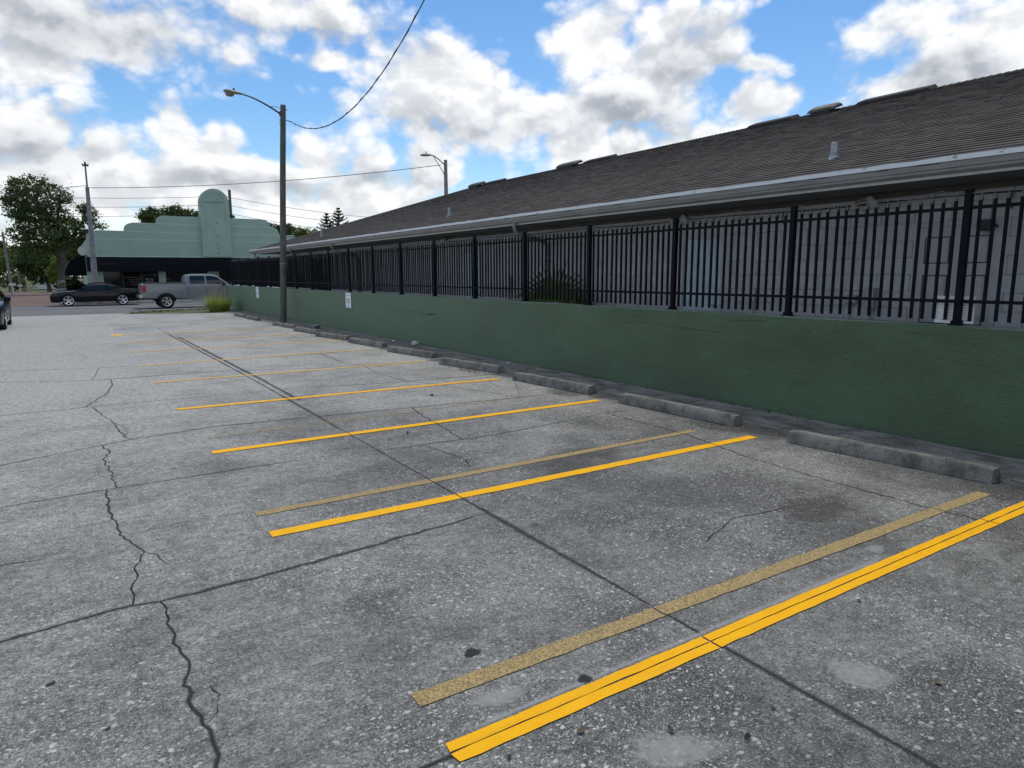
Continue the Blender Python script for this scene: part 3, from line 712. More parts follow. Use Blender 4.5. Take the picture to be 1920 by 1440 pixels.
def line(x0, x1, y0, y1, w, mat, name, z=0.005, cuts=(), rough=0.003, seed=0):
    """painted stripe from (x0,y0) to (x1,y1), broken where a joint or crack passes under it"""
    rs = random.Random(seed)
    xs = [x0] + [c for c in sorted(cuts) if x0 < c < x1] + [x1]
    root = None
    for a, b in zip(xs[:-1], xs[1:]):
        a2 = a + (0.006 if a != x0 else 0); b2 = b - (0.006 if b != x1 else 0)
        n = max(2, int((b2 - a2) / 0.10)); vs = []; fs = []
        for i in range(n + 1):
            x = a2 + (b2 - a2) * i / n; yc = y0 + (y1 - y0) * (x - x0) / (x1 - x0)
            vs += [(x + (rs.uniform(-.01, .01) if i in (0,) and a == x0 else 0), yc - w/2 + rs.uniform(-rough, rough), z), (x, yc + w/2 + rs.uniform(-rough, rough), z)]
        fs = [(2*i, 2*i+2, 2*i+3, 2*i+1) for i in range(n)]
        me = bpy.data.meshes.new(name); me.from_pydata(vs, [], fs)
        obj(name, me, M[mat], lot)
line(1.06, 6.62, 2.068, 2.075, 0.052, 'yellow', 'stall_line', cuts=(2.46, 5.37), seed=1)
line(1.05, 6.62, 2.006, 2.010, 0.058, 'yellow', 'stall_line', cuts=(2.46, 5.37), seed=2)
line(1.05, 6.13, 4.63, 4.63, 0.115, 'yellow', 'stall_line', cuts=(2.51, 5.5), seed=3)
line(1.12, 6.15, 7.20, 7.23, 0.12, 'yellow', 'stall_line', cuts=(2.54, 3.6), seed=4)
line(1.14, 6.06, 9.85, 9.70, 0.12, 'yellow', 'stall_line', cuts=(2.57, 4.9), seed=5)
line(1.14, 6.13, 12.57, 12.59, 0.11, 'far_yellow', 'stall_line', cuts=(2.59, 4.8), seed=6)
line(1.13, 6.0, 15.12, 15.4, 0.11, 'far_yellow', 'stall_line', cuts=(2.59,), seed=7)
line(1.15, 6.22, 17.97, 18.0, 0.12, 'far_yellow', 'stall_line', cuts=(2.59,), seed=8)
line(1.2, 6.1, 20.55, 20.6, 0.12, 'far_yellow', 'stall_line', cuts=(2.59,), seed=9)
line(1.11, 5.6, 23.2, 23.45, 0.13, 'far_yellow', 'stall_line', cuts=(2.59,), seed=10)
MB().add([(1.08,23.05,.0062),(1.38,23.0,.0062),(1.42,23.75,.0062),(1.15,23.8,.0062)], [(0,1,2,3)]).build('stall_line', M['far_yellow'], lot)
line(1.08, 6.05, 2.40, 2.36, 0.10, 'tan', 'worn_stall_line', z=0.0045, cuts=(2.47, 5.33), rough=.004, seed=11)
line(1.06, 5.81, 5.10, 5.19, 0.10, 'tan', 'worn_stall_line', z=0.0045, cuts=(2.51, 5.6), rough=.004, seed=12)
line(1.19, 5.0, 7.88, 8.02, 0.10, 'faint', 'worn_stall_line', z=0.0045, cuts=(2.55, 3.7), rough=.004, seed=13)
MB().add([(1.3,25.2,.0045),(3.2,25.1,.0045),(3.3,26.6,.0045),(1.4,26.6,.0045)], [(0,1,2,3)]).build('blue_marking', M['blue_paint'], lot)

# concrete strip along the foot of the wall, cast in bays
strip = MB().box(6.70, 7.33, -8, 38.2, -0.28, 0.002).build('wall_strip', M['dirt'])
tag(strip, 'rough stained concrete strip between wheel stops and green wall', None, None, 'structure')
yy = -8.0; rs = random.Random(11)
while yy < 37.6:
    ln = rs.uniform(1.7, 2.5); y1 = min(38.1, yy + ln)
    vs = []; n = 8
    for i in range(n + 1):
        y = yy + 0.008 + (y1 - yy - 0.016) * i / n
        vs += [(6.640 + rs.uniform(-.02, .012), y, .0032), (6.72 + rs.uniform(-.02, .02), y, .008 + rs.uniform(-.002, .003)), (7.0, y, .016 + rs.uniform(-.003, .003)), (7.329, y, .030 + rs.uniform(-.003, .003))]
    fs = [(i*4+j, (i+1)*4+j, (i+1)*4+j+1, i*4+j+1) for i in range(n) for j in range(3)]
    mb = MB().add(vs, fs)
    mb.add([vs[j] for j in range(4)] + [(vs[j][0], vs[j][1], -.03) for j in range(4)], [(0,1,2,3,7,6,5,4)])
    mb.build('strip_slab', M['strip'], strip)
    yy = y1

# ------------------------------------------------------------------ wheel stops
ordinal = ['nearest', 'second', 'third', 'fourth', 'fifth', 'sixth', 'seventh', 'eighth', 'ninth', 'tenth', 'farthest']
stops = [(2.44,4.28,6.38,6.22),(5.09,6.96,6.37,6.29),(7.69,9.50,6.35,6.21),(10.30,12.05,6.40,6.14),(12.95,14.72,6.42,6.18),(15.46,17.33,6.34,6.18),(17.9,19.65,6.32,6.04),(20.26,22.03,6.22,6.08),(22.94,24.75,6.29,6.12),(27.6,29.4,6.25,6.2),(30.0,31.8,6.25,6.25)]
look = ['long and dark grey', 'pale with a white crack near its end', 'pale and rounded', 'with red leaves at its foot', 'slightly askew', 'smooth and weathered', 'chipped at the corner', 'broken and crooked', 'crumbling in front of the utility pole', 'half buried beyond the utility pole', 'crumbled at the wall end']
for i, (y0, y1, xa, xb) in enumerate(stops):
    rs = random.Random(100 + i); n = 16; rings = []
    rough = 0.0012 if i < 6 else 0.006
    prof = [(0.0, 0.0), (0.17, 0.0), (0.166, 0.045), (0.140, 0.118), (0.130, 0.127), (0.044, 0.127), (0.034, 0.118), (0.004, 0.045)]
    nn = 0
    for k in range(n + 1):
        t_ = k / n; y = y0 + (y1 - y0) * t_; xc = xa + (xb - xa) * t_ - 0.01
        sc = 1.0 if 0 < k < n else 0.93
        nn = 0.6 * nn + rs.uniform(-1, 1) * rough
        hh = 1.0 - (0.12 * rs.random() if i >= 6 else 0)
        rings.append([(xc + u_ + rs.uniform(-1, 1) * rough + nn, y + (0.004 if k == 0 else -0.004 if k == n else 0) * (v_ > .1), max(0.001, v_ * sc * hh + rs.uniform(-1, 1) * rough * (v_ > 0.02))) for u_, v_ in prof])
    o = MB().rings(rings).build('wheel_stop', M['stop'], None, 25)
    tag(o, '%s concrete wheel stop from the camera, %s' % (ordinal[i], look[i]), 'wheel stop', 'concrete wheel stops along the wall')
    ground_ribbon([Vector((xa + (xb-xa)*t_ + .185, y0 + (y1-y0)*t_)) for t_ in np.linspace(-.02, 1.02, 14)], .05, 400 + i, z=.0042)  # contact shade behind the stop, painted as a dark decal strip
    ground_ribbon([Vector((xa + (xb-xa)*t_ - .03, y0 + (y1-y0)*t_)) for t_ in np.linspace(-.02, 1.02, 14)], .05, 420 + i, z=.0026)  # painted contact shade along the front foot
    if i == 1:
        MB().box(6.41, 6.45, 5.50, 5.512, 0.10, 0.1285).build('crack_mark', M['wall_cap'], o)

# ------------------------------------------------------------------ green boundary wall
WX, WT, WEND = 7.33, 1.225, 37.9
wall = MB()
ny, nz = 260, 8; rs = random.Random(5)
grid = []
for i in range(ny + 1):
    y = -8 + (WEND + 8) * i / ny
    for j in range(nz + 1):
        z = -0.25 + (WT + 0.25) * j / nz
        dx = 0.004 * math.sin(y * 1.7 + z * 2) + 0.004 * math.sin(y * 0.6 + 1) + rs.uniform(-.0015, .0015)
        grid.append((WX + dx, y, z + (0.004 * math.sin(y * 2.3) if j == nz else 0)))
wall.add(grid, [(i*(nz+1)+j, (i+1)*(nz+1)+j, (i+1)*(nz+1)+j+1, i*(nz+1)+j+1) for i in range(ny) for j in range(nz)])
wall.box(WX + 0.012, WX + 0.20, -8, WEND - .005, -0.25, WT - 0.012)
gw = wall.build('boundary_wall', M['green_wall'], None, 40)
tag(gw, 'long low dark green stucco wall along the parking lot', 'wall')
capm = MB(); rings = []
for i in range(131):
    y = -8 + (WEND + 8) * i / 130; w = rs.uniform(-.004, .004)
    rings.append([(WX + .003 + w, y, WT - .011), (WX + .205, y, WT - .011), (WX + .20, y, WT + .006 + rs.uniform(-.002, .003)), (WX + .014 + w + rs.uniform(0, .008), y, WT + .004 + rs.uniform(-.003, .003))])
capm.rings(rings).build('wall_top', M['wall_cap'], gw)
def wallcrack(pts, w=0.006):
    vs = []; k = len(pts)
    P = refine(pts, 0.06, 0.008, rs)
    mb = MB()
    mb.v = []; mb.f = []
    for i, p in enumerate(P):
        ww = w * rs.uniform(.4, 1.2)
        mb.v += [(WX - .0105, p.x, p.y - ww/2), (WX - .0105, p.x + ww/2, p.y + ww/2)]
    mb.f = [(2*i, 2*i+2, 2*i+3, 2*i+1) for i in range(len(P) - 1)]
    me = bpy.data.meshes.new('crack'); me.from_pydata(mb.v, [], mb.f)
    return obj('crack', me, M['dirt'], gw)
wallcrack([(6.08,1.19),(6.06,1.08),(6.10,0.97)], .009); wallcrack([(6.10,.97),(6.6,.98),(7.6,1.02),(8.3,.99)], .004)
wallcrack([(6.06,1.12),(5.75,1.15),(5.4,1.16)], .004); wallcrack([(14.6,.80),(15.6,.83),(17.2,.86)], .006); wallcrack([(14.55,.83),(14.95,.79)], .022)
wallcrack([(3.0,1.12),(3.9,1.14)], .003); wallcrack([(6.1,.76),(6.06,.62)], .004)

# parking notices on the wall
def notice(y0, y1, z0, z1, label, tilt=0):
    rt = empty('parking_notice', (WX - .02, y0, z0)); w, h = y1 - y0, z1 - z0
    MB().box(-.004, .004, 0, w, 0, h).build('panel', M['white'], rt)
    # rows of print, read from the lot: y runs right to left
    rows = [(.84, .05, .82, 7, 'ink_grey'), (.57, .045, .62, 6, 'ink'), (.50, .03, .80, 9, 'ink_grey'), (.38, .07, .58, 5, 'ink'), (.13, .075, .26, 3, 'ink')]
    for zc, hh, ww, n, mt in rows:
        m_ = MB(); rs_ = random.Random(int(zc * 100))
        for k in range(n):
            a = w/2 + w*ww*(0.5 - k/n); b = a - w*ww/n*rs_.uniform(.6, .85)
            m_.box(-.0062, -.0042, b, a, h*(zc - hh/2), h*(zc + hh/2))
        m_.build('print', M[mt], rt)
    return tag(rt, label, 'sign', 'white notices on the green wall')
notice(20.10, 20.56, 0.75, 1.205, 'white paper-like parking notice on green wall right of utility pole')
notice(31.65, 32.15, 0.74, 1.22, 'white parking notice on green wall left of the utility pole')

# ------------------------------------------------------------------ iron fence on the wall
FX = WX + 0.10; PY0, DP = 3.299, 1.908
fence = empty('iron_fence', (FX, PY0, WT))
tag(fence, 'black iron picket fence with wire strung along the top of green wall', 'fence')
pm = MB().box(-.03, .03, -.03, .03, 0.0, 1.30); pm.box(-.034, .034, -.034, .034, 1.30, 1.312)
pm = pm.mesh('post'); pm.materials.append(M['iron'])
bm_ = MB().box(-.06, .06, -.06, .06, 0.006, .018); bm_.box(-.042, .042, -.042, .042, .018, .05)
bm_ = bm_.mesh('post_foot'); bm_.materials.append(M['iron'])
pk = MB().box(-.0128, .0128, -.0128, .0128, 0.055, 1.215); pk = pk.mesh('picket'); pk.materials.append(M['iron'])
rl = MB(); rl.box(-.013, .013, 0.03, DP - .03, 0, .032); rl = rl.mesh('rail'); rl.materials.append(M['iron'])
caps = MB(); wirem = MB(); wp = []
NB0, NB1 = -3, 18
npk = 0
far_p = MB()
for b in range(NB0, NB1 + 1):
    y = b * DP
    p = obj('post', pm, None, fence); p.location = (0, y, 0); p.rotation_euler = (R(rs.uniform(-.5, .5)), R(rs.uniform(-.4, .4)), 0)
    f = obj('post_foot', bm_, None, p)
    if b == NB1: break
    for z in (.225, 1.125):
        o = obj('rail', rl, None, fence); o.location = (0, y, z)
    for k in range(16):
        yk = y + DP * (k + 1) / 17.0
        if b >= -1 and npk < 296:
            o = obj('picket', pk, None, fence); o.location = (rs.uniform(-.002, .002), yk, rs.uniform(-.006, .006)); o.rotation_euler = (R(rs.uniform(-.35, .35)), R(rs.uniform(-.3, .3)), 0)
            npk += 1
        else:
            far_p.box(-.0128, .0128, yk - .0128, yk + .0128, .055, 1.215)
        caps.box(-.0145, .0145, yk - .0145, yk + .0145, 1.205, 1.238); caps.box(-.005, .005, yk - .005, yk + .005, 1.238, 1.275)
        wp.append((rs.uniform(-.004, .004), yk, 1.275 + rs.uniform(-.006, .006)))
tag(far_p.build('pickets', M['iron'], fence), kind='stuff')
tag(caps.build('picket_caps', M['cap'], fence), kind='stuff')
MB().tube(wp, 0.004, 5).build('top_wire', M['wire'], fence)
w2 = [(0.004 + 0.01*math.sin(i*1.3), p[1] + .03, p[2] + .012 + .016*math.sin(i*.9) + (.03 if i % 7 == 0 else 0)) for i, p in enumerate(wp)]
MB().tube(w2, 0.003, 5).build('top_wire', M['wire'], fence)

# ------------------------------------------------------------------ long grey building
BX, EX = 8.65, 7.66             # wall face, eave edge
BY0, BY1 = -9.0, 32.9           # wall ends
EZ = 2.87; SL = 0.3365
RX = 15.36; RZ = EZ + (RX - EX) * SL
REND = 34.05                     # far eave
FLOOR = 0.30
bld = empty('block_building', (BX, 5, FLOOR))
tag(bld, 'long grey painted block building with brown shingle roof behind the fence', 'building')
def child(mb, name, mat, smooth=False, parent=None):
    o = mb.build(name, mat, parent or bld, smooth)
    if parent is None: o.matrix_parent_inverse = Matrix.Translation((-BX, -5, -FLOOR))
    return o
def childo(o):
    o.parent = bld; o.matrix_parent_inverse = Matrix.Translation((-BX, -5, -FLOOR)); return o
core = MB().box(BX + .012, 22.0, BY0, BY1 - .01, FLOOR - .4, 2.72)
child(core, 'wall', M['mortar'])
# openings: (y0, y1, z0, z1)
CH = 0.2032
zc = [FLOOR + CH * i for i in range(13)]
opens = [(3.46, 4.40, zc[0], zc[10]), (7.24, 8.12, zc[0], zc[10]), (14.6, 15.5, zc[0], zc[10]), (20.3, 21.2, zc[0], zc[10]), (26.2, 28.4, zc[3], zc[10]), (30.0, 31.2, zc[0], zc[10])]
blocks = []
for c in range(12):
    z0, z1 = zc[c], min(zc[c+1], 2.718)
    y = BY0 + (0.2032 if c % 2 else 0.0)
    edges = [BY0]
    while y < BY1:
        if y > BY0: edges.append(y)
        y += 0.4064
    edges.append(BY1)
    for a, b in zip(edges[:-1], edges[1:]):
        segs = [(a, b)]
        for (oy0, oy1, oz0, oz1) in opens:
            if oz0 - .01 < z0 and z1 < oz1 + .01:
                ns = []
                for s0, s1 in segs:
                    if s1 <= oy0 or s0 >= oy1: ns.append((s0, s1)); continue
                    if s0 < oy0: ns.append((s0, oy0))
                    if s1 > oy1: ns.append((oy1, s1))
                segs = ns
        for s0, s1 in segs:
            if s1 - s0 > .03: blocks.append((s0, s1, z0, z1))
def visdist(y, x, z): return (y * y + x * x) if y / x > 0.37 else 1e9
vis = sorted(blocks, key=lambda b: visdist(b[1], BX, b[2]) + (1e5 if b[3] < 1.1 else 0))
near = set(id(b) for b in vis[:285])
cache = {}
rest = MB()
g_ = 0.0022
for b in blocks:
    s0, s1, z0, z1 = b
    dx = rs.uniform(-.0012, .0012)
    if id(b) in near:
        key = (round(s1 - s0, 4), round(z1 - z0, 4))
        if key not in cache:
            w, h = key; m_ = MB()
            m_.add([(.012, g_, g_), (.012, w-g_, g_), (.012, w-g_, h-g_), (.012, g_, h-g_), (0, g_+.004, g_+.004), (0, w-g_-.004, g_+.004), (0, w-g_-.004, h-g_-.004), (0, g_+.004, h-g_-.004)],
                   [(4,7,6,5),(0,4,5,1),(1,5,6,2),(2,6,7,3),(3,7,4,0)])
            cache[key] = m_.mesh('block'); cache[key].materials.append(M['block'])
        o = obj('block', cache[key], None, bld); o.location = (dx, s0 - 5, z0 - FLOOR)
    else:
        w, h = s1 - s0, z1 - z0
        rest.add([(BX+.012+dx, s0+g_, z0+g_), (BX+.012+dx, s1-g_, z0+g_), (BX+.012+dx, s1-g_, z1-g_), (BX+.012+dx, s0+g_, z1-g_), (BX+dx, s0+g_+.004, z0+g_+.004), (BX+dx, s1-g_-.004, z0+g_+.004), (BX+dx, s1-g_-.004, z1-g_-.004), (BX+dx, s0+g_+.004, z1-g_-.004)],
                 [(4,7,6,5),(0,4,5,1),(1,5,6,2),(2,6,7,3),(3,7,4,0)])
tag(child(rest, 'block_courses', M['block']), kind='stuff')
# doors
def door(o, mat, panels, name='door'):
    y0, y1, z0, z1 = o
    fr = MB().box(BX - .012, BX + .02, y0 - .0, y0 + .055, z0, z1).box(BX - .012, BX + .02, y1 - .055, y1, z0, z1).box(BX - .012, BX + .02, y0 + .055, y1 - .055, z1 - .055, z1)
    d = MB().box(BX + .006, BX + .03, y0 + .057, y1 - .057, z0, z1 - .057)
    do = child(d, name, mat)
    f_ = fr.build('door_frame', M['frame'], do)
    if panels:
        ym = (y0 + y1) / 2; w = (y1 - y0) * .30
        for yc in (ym - (y1-y0)*.215, ym + (y1-y0)*.215):
            for a, b in ((z0 + 1.55, z0 + 1.86), (z0 + .85, z0 + 1.42), (z0 + .15, z0 + .72)):
                g2 = MB()
                for q in (MB().box(BX+.001, BX+.006, yc-w/2, yc-w/2+.014, a, b), MB().box(BX+.001, BX+.006, yc+w/2-.014, yc+w/2, a, b), MB().box(BX+.001, BX+.006, yc-w/2+.014, yc+w/2-.014, a, a+.014), MB().box(BX+.001, BX+.006, yc-w/2+.014, yc+w/2-.014, b-.014, b)):
                    g2.add(q.v, q.f)
                g2.build('panel_groove', M['dark_line'], do)
                MB().box(BX-.001, BX+.0055, yc-w/2+.03, yc+w/2-.03, a+.03, b-.03).build('raised_panel', mat, do)
    k = MB().tube([(BX + .006, y0 + .13, z0 + .95), (BX - .04, y0 + .13, z0 + .95)], [.012, .012], 8); k.tube([(BX - .04, y0 + .13, z0 + .95), (BX - .075, y0 + .13, z0 + .95)], [.028, .024], 10)
    k.build('knob', M['galv'], do, 40)
    return do
door(opens[0], M['door_grey'], True)
door(opens[1], M['door_blue'], False)
door(opens[2], M['door_blue'], False)
door(opens[3], M['door_grey'], False)
door(opens[5], M['door_grey'], False)
y0, y1, z0, z1 = opens[4]
wfr = MB().box(BX-.01, BX+.02, y0, y0+.05, z0, z1).box(BX-.01, BX+.02, y1-.05, y1, z0, z1).box(BX-.01, BX+.02, y0+.05, y1-.05, z1-.05, z1).box(BX-.02, BX+.02, y0+.05, y1-.05, z0, z0+.05).box(BX-.008, BX+.02, (y0+y1)/2-.03, (y0+y1)/2+.03, z0+.05, z1-.05)
wo = child(wfr, 'window', M['darkframe'])
MB().box(BX+.004, BX+.016, y0+.05, (y0+y1)/2-.03, z0+.05, z1-.05).build('pane', M['glass'], wo)
MB().box(BX+.004, BX+.016, (y0+y1)/2+.03, y1-.05, z0+.05, z1-.05).build('pane', M['glass'], wo)
# soffit, frieze, fascia, gutter
child(MB().box(EX + .03, BX + .02, BY0, REND - .05, 2.722, 2.742), 'soffit', M['soffit'])
child(MB().box(BX, 22, BY1, REND - .05, 2.722, 2.742), 'soffit', M['soffit'])
child(MB().box(BX - .022, BX + .008, BY0, BY1, 2.655, 2.719), 'frieze_board', M['soffit'])  # dark soffit tone paints eave shade at the wall head
child(MB().box(EX - .002, EX + .03, BY0, REND, 2.705, EZ - .012), 'fascia', M['fascia'])
child(MB().box(EX + .03, 23, REND - .03, REND, 2.705, EZ - .012), 'fascia', M['fascia'])
def gutter_poly(): return [(EX-.004,2.815),(EX-.004,2.735),(EX-.075,2.735),(EX-.098,2.755),(EX-.098,2.775),(EX-.112,2.785),(EX-.122,2.840),(EX-.112,2.840),(EX-.104,2.785),(EX-.09,2.775),(EX-.088,2.758),(EX-.07,2.745),(EX-.012,2.745),(EX-.012,2.815)]
y = BY0
gut = MB(); gut.prism([(a, b) for a, b in gutter_poly()], 'y', BY0, REND - .02)
child(gut, 'gutter', M['gutter'])
dm = MB(); rings = []
for i in range(171):
    y = BY0 + (REND - BY0) * i / 170; q = rs.uniform(-.004, .006)
    rings.append([(EX - .134, y, EZ - .026), (EX + .05, y, EZ - .02), (EX + .05, y, EZ + .018), (EX - .128, y, EZ + .020 + q)])
dm.rings(rings); child(dm, 'drip_edge', M['drip'])
for y in (11.55, 22.5, 27.4, 33.3):
    d = MB()
    path = [(EX-.06, y, 2.745), (EX-.06, y, 2.66), (EX-.03, y+.01, 2.585), (EX+.06, y+.03, 2.535), (EX+.75, y+.22, 2.42), (BX-.10, y+.26, 2.38), (BX-.055, y+.27, 2.32), (BX-.05, y+.27, 2.2), (BX-.05, y+.27, FLOOR)]
    if y > 33: path = [(EX-.06, y, 2.745), (EX-.06, y, 2.66), (EX-.02, y, 2.58), (EX+.12, y-.1, 2.53), (BX-.1, y-.35, 2.40), (BX-.05, y-.42, 2.3), (BX-.05, y-.42, FLOOR)]
    d.tube(path, .042, 10); do = child(d, 'downspout', M['gutter'], 40)
    for z in (2.0, 1.2): MB().box(BX-.1, BX+.0, y+.21, y+.33, z, z+.03).build('strap', M['gutter'], do) if y < 33 else None
# conduit along the wall head, floodlights, boxes
cd = [(BX-.03, y, 2.60 + .012*math.sin(y*1.9)) for y in np.arange(BY0, 24, .35)]
child(MB().tube(cd, .008, 6), 'conduit', M['cable'])
for y in (3.4, 4.75, 6.2, 9.3, 12.4):
    child(MB().tube([(BX-.03, y, 2.60), (BX-.028, y+.02, 2.5), (BX-.03, y-.01, 2.42)], .007, 6), 'cable_drop', M['cable'])
for y in (4.95, 8.05, 16.4):
    b_ = MB().tube([(BX-.02, y, 2.64), (BX-.07, y, 2.64)], .055, 12); bo = child(b_, 'floodlight', M['floodlight'], 40)
    for s in (-1, 1):
        a = (BX-.07, y + s*.05, 2.635); e_ = (BX-.15, y + s*.10, 2.615)
        MB().tube([a, e_, (BX-.21, y+s*.13, 2.59)], [.018, .022, .05], 10).build('lamp_head', M['floodlight'], bo, 40)
for y, z, w, h, dpt in ((4.85, 1.30, .12, .26, .09), (6.62, 1.33, .09, .2, .08), (5.12, 1.36, .16, .10, .06), (13.3, 1.4, .2, .3, .1)):
    b_ = MB().box(BX-dpt, BX-.001, y-w/2, y+w/2, z, z+h); bo = child(b_, 'utility_box', M['plastic'])
    MB().tube([(BX-.04, y, z), (BX-.04, y, z-.35)], .014, 8).build('pipe', M['plastic'], bo)
    MB().box(BX-dpt-.006, BX-dpt-.001, y-w/2+.012, y+w/2-.012, z+.012, z+h-.012).build('cover', M['frame'], bo)
lt = MB().tube([(BX-.001, 3.52, 2.24), (BX-.12, 3.52, 2.27)], .012, 8); lt.box(BX-.10, BX-.001, 3.56, 3.66, 2.2, 2.32)
child(lt, 'wall_lamp', M['darkframe'])

# roof: under-sheet, then shingles laid course by course
und = MB().add([(EX-.10, BY0, EZ-.005-.1*SL), (EX-.10, REND, EZ-.005-.1*SL), (RX, REND-(RX-EX), RZ-.005), (RX, BY0, RZ-.005), (2*RX-EX, BY0, EZ-.005), (2*RX-EX, REND, EZ-.005)],
               [(0,1,2,3), (3,2,5,4), (1,5,2)])
und.add([(EX+.05, BY0, EZ-.01), (2*RX-EX, BY0, EZ-.01), (RX, BY0, RZ-.006)], [(0,1,2)])
roof = child(und, 'roof', M['felt'])
sl = math.hypot(1, SL); EXPO = 0.142; TABW = 0.31
nx, nz_ = -SL / sl, 1 / sl
nco = int((RX - EX + .12) * sl / EXPO)
allsh = []
for c in range(nco):
    x0 = EX - .115 + c * EXPO / sl
    y = BY0 + rs.uniform(0, TABW)
    ymax = REND - max(0, (x0 - EX))
    while y < ymax - .06:
        w = TABW * rs.choice((.45, .6, .75, .9)); y1 = min(y + w, ymax)
        if y1 - y > .05: allsh.append((c, x0, y, y1))
        y += w
def shing(mb, x0, y0, y1, th, drop):
    xb, xt = x0 - drop, x0 + EXPO / sl + .02
    zf = lambda x: EZ + (x - EX) * SL
    def P(x, y, h): return (x + nx * h, y, zf(x) + nz_ * h)
    mb.add([P(xb, y0+.0015, 0.001), P(xb, y1-.0015, 0.001), P(xb, y1-.0015, th), P(xb, y0+.0015, th), P(xt, y0+.0015, .002), P(xt, y1-.0015, .002)],
           [(0,1,2,3), (3,2,5,4), (0,3,4), (1,5,2)])
nearsh = sorted(allsh, key=lambda s: visdist(s[3], s[1] + .1, 0))[:290]
nid = set(id(s) for s in nearsh)
big = MB()
scache = {}
for s in allsh:
    c, x0, ya, yb = s
    th = rs.choice((.013, .014, .015, .017)); drop = rs.choice((0, 0, .003, .006))
    if id(s) in nid:
        key = (round(yb - ya, 3), th, drop)
        if key not in scache:
            m_ = MB(); shing(m_, EX, 0, yb - ya, th, drop)
            m_.v = [(p[0] - EX, p[1], p[2] - EZ) for p in m_.v]
            scache[key] = m_.mesh('shingle'); scache[key].materials.append(M['shingle'])
        o = obj('shingle', scache[key], None, roof); o.location = (x0, ya, EZ + (x0 - EX) * SL)
    else: shing(big, x0, ya, yb, th, drop)
me = bpy.data.meshes.new('shingle_courses'); me.from_pydata(big.v, [], big.f)
tag(obj('shingle_courses', me, M['shingle'], roof), kind='stuff')
# ridge and hip caps
rc = MB(); y = BY0
while y < REND - (RX - EX):
    rc.add([(RX-.16, y, RZ-.03), (RX, y, RZ+.035), (RX+.16, y, RZ-.03), (RX-.16, y+.15, RZ-.04), (RX, y+.15, RZ+.022), (RX+.16, y+.15, RZ-.04)], [(0,1,4,3),(1,2,5,4),(0,2,1),(0,3,5,2)]); y += .142
n = int((RX - EX) / .1)
for i in range(n):
    a = Vector((EX + (RX-EX)*i/n, REND - (RX-EX)*i/n, EZ + (RZ-EZ)*i/n)); b = Vector((EX + (RX-EX)*(i+1)/n, REND - (RX-EX)*(i+1)/n, EZ + (RZ-EZ)*(i+1)/n))
    k = Vector((-.1, -.1, -.02)); k2 = Vector((.1, .1, -.02)); u_ = Vector((0, 0, .04))
    rc.add([a+k, a+u_, a+k2, b+k, b+u_*.6, b+k2], [(0,1,4,3),(1,2,5,4)])
rc.build('ridge_caps', M['ridge_cap'], roof)
# ridge vents, hoods and pipes (each hood sits on the near slope just under the ridge)
def onslope(x): return EZ + (x - EX) * SL
for ya, yb in ((10.75, 12.1), (17.3, 18.75), (23.9, 25.35), (7.6, 9.2)):
    MB().add([(RX-.30, ya, onslope(RX-.30)+.02), (RX, ya, RZ+.02), (RX-.30, yb, onslope(RX-.30)+.02), (RX, yb, RZ+.02), (RX-.28, ya+.06, onslope(RX-.28)+.085), (RX, ya+.06, RZ+.095), (RX-.28, yb-.06, onslope(RX-.28)+.085), (RX, yb-.06, RZ+.095)],
             [(0,4,6,2),(4,5,7,6),(0,1,5,4),(2,6,7,3),(1,3,7,5)]).build('ridge_vent', M['ridge_cap'], roof)
def hood(y0, y1, x):
    z = onslope(x); m_ = MB()
    prof = [(-.22,.09),(-.22,.115),(-.17,.16),(-.05,.18),(.10,.18),(.18,.15),(.22,.11),(.22,.09)]
    rings = [[(x + a*k, yy_, z + SL*a*k + b*(1 if k == 1 else .8)) for a, b in prof] for yy_, k in ((y0, .82), (y0+.07, 1), (y1-.07, 1), (y1, .82))]
    m_.rings(rings); h = m_.build('vent_hood', M['hood'], roof, 40)
    MB().box(x-.2, x+.18, y0+.1, y1-.1, z-.05, z+.075).build('vent_neck', M['darkframe'], h)
hood(9.62, 10.28, RX-.25); hood(18.98, 20.05, RX-.25); hood(25.4, 26.3, RX-.25)
for y, x in ((5.62, 8.81), (16.71, 8.91), (27.07, 8.76)):
    p = MB().tube([(x, y, onslope(x)-.05), (x, y, onslope(x)+.20), (x, y, onslope(x)+.205)], [.045, .045, .04], 12); po = p.build('vent_pipe', M['galv'], roof, 40)
    MB().tube([(x, y, onslope(x)-.02), (x, y, onslope(x)+.04)], [.075, .05], 12).build('flashing', M['galv'], po, 40)
# walkway floor between wall and building
tag(MB().box(WX + .201, 22.5, -9, 34.6, -.28, FLOOR).build('walkway', M['sidewalk']), 'concrete walkway between green wall and grey building', None, None, 'structure')
# leaning rules board at the panelled door
rb = empty('notice_board', (FX + .042, 3.165, 1.245)); tag(rb, 'white printed notice board hanging low behind fence pickets at nearest post', 'sign')
MB().box(-.005, .005, 0, .365, 0, .27).build('board', M['white'], rb)
m_ = MB(); rs2 = random.Random(9)
m_.box(-.0075, -.0055, .05, .28, .205, .216); m_.add([(-.0075, .15, .218), (-.0075, .19, .218), (-.0075, .17, .25)], [(0,1,2)])
m_.build('heading', M['ink'], rb)
m_ = MB()
for r_ in range(7):
    for a, b in ((.19, .31), (.03, .16)):
        q = b - rs2.uniform(0, .05); m_.box(-.0075, -.0055, a + rs2.uniform(0, .02), q, .175 - r_*.024, .180 - r_*.024)
m_.build('print', M['ink_grey'], rb)

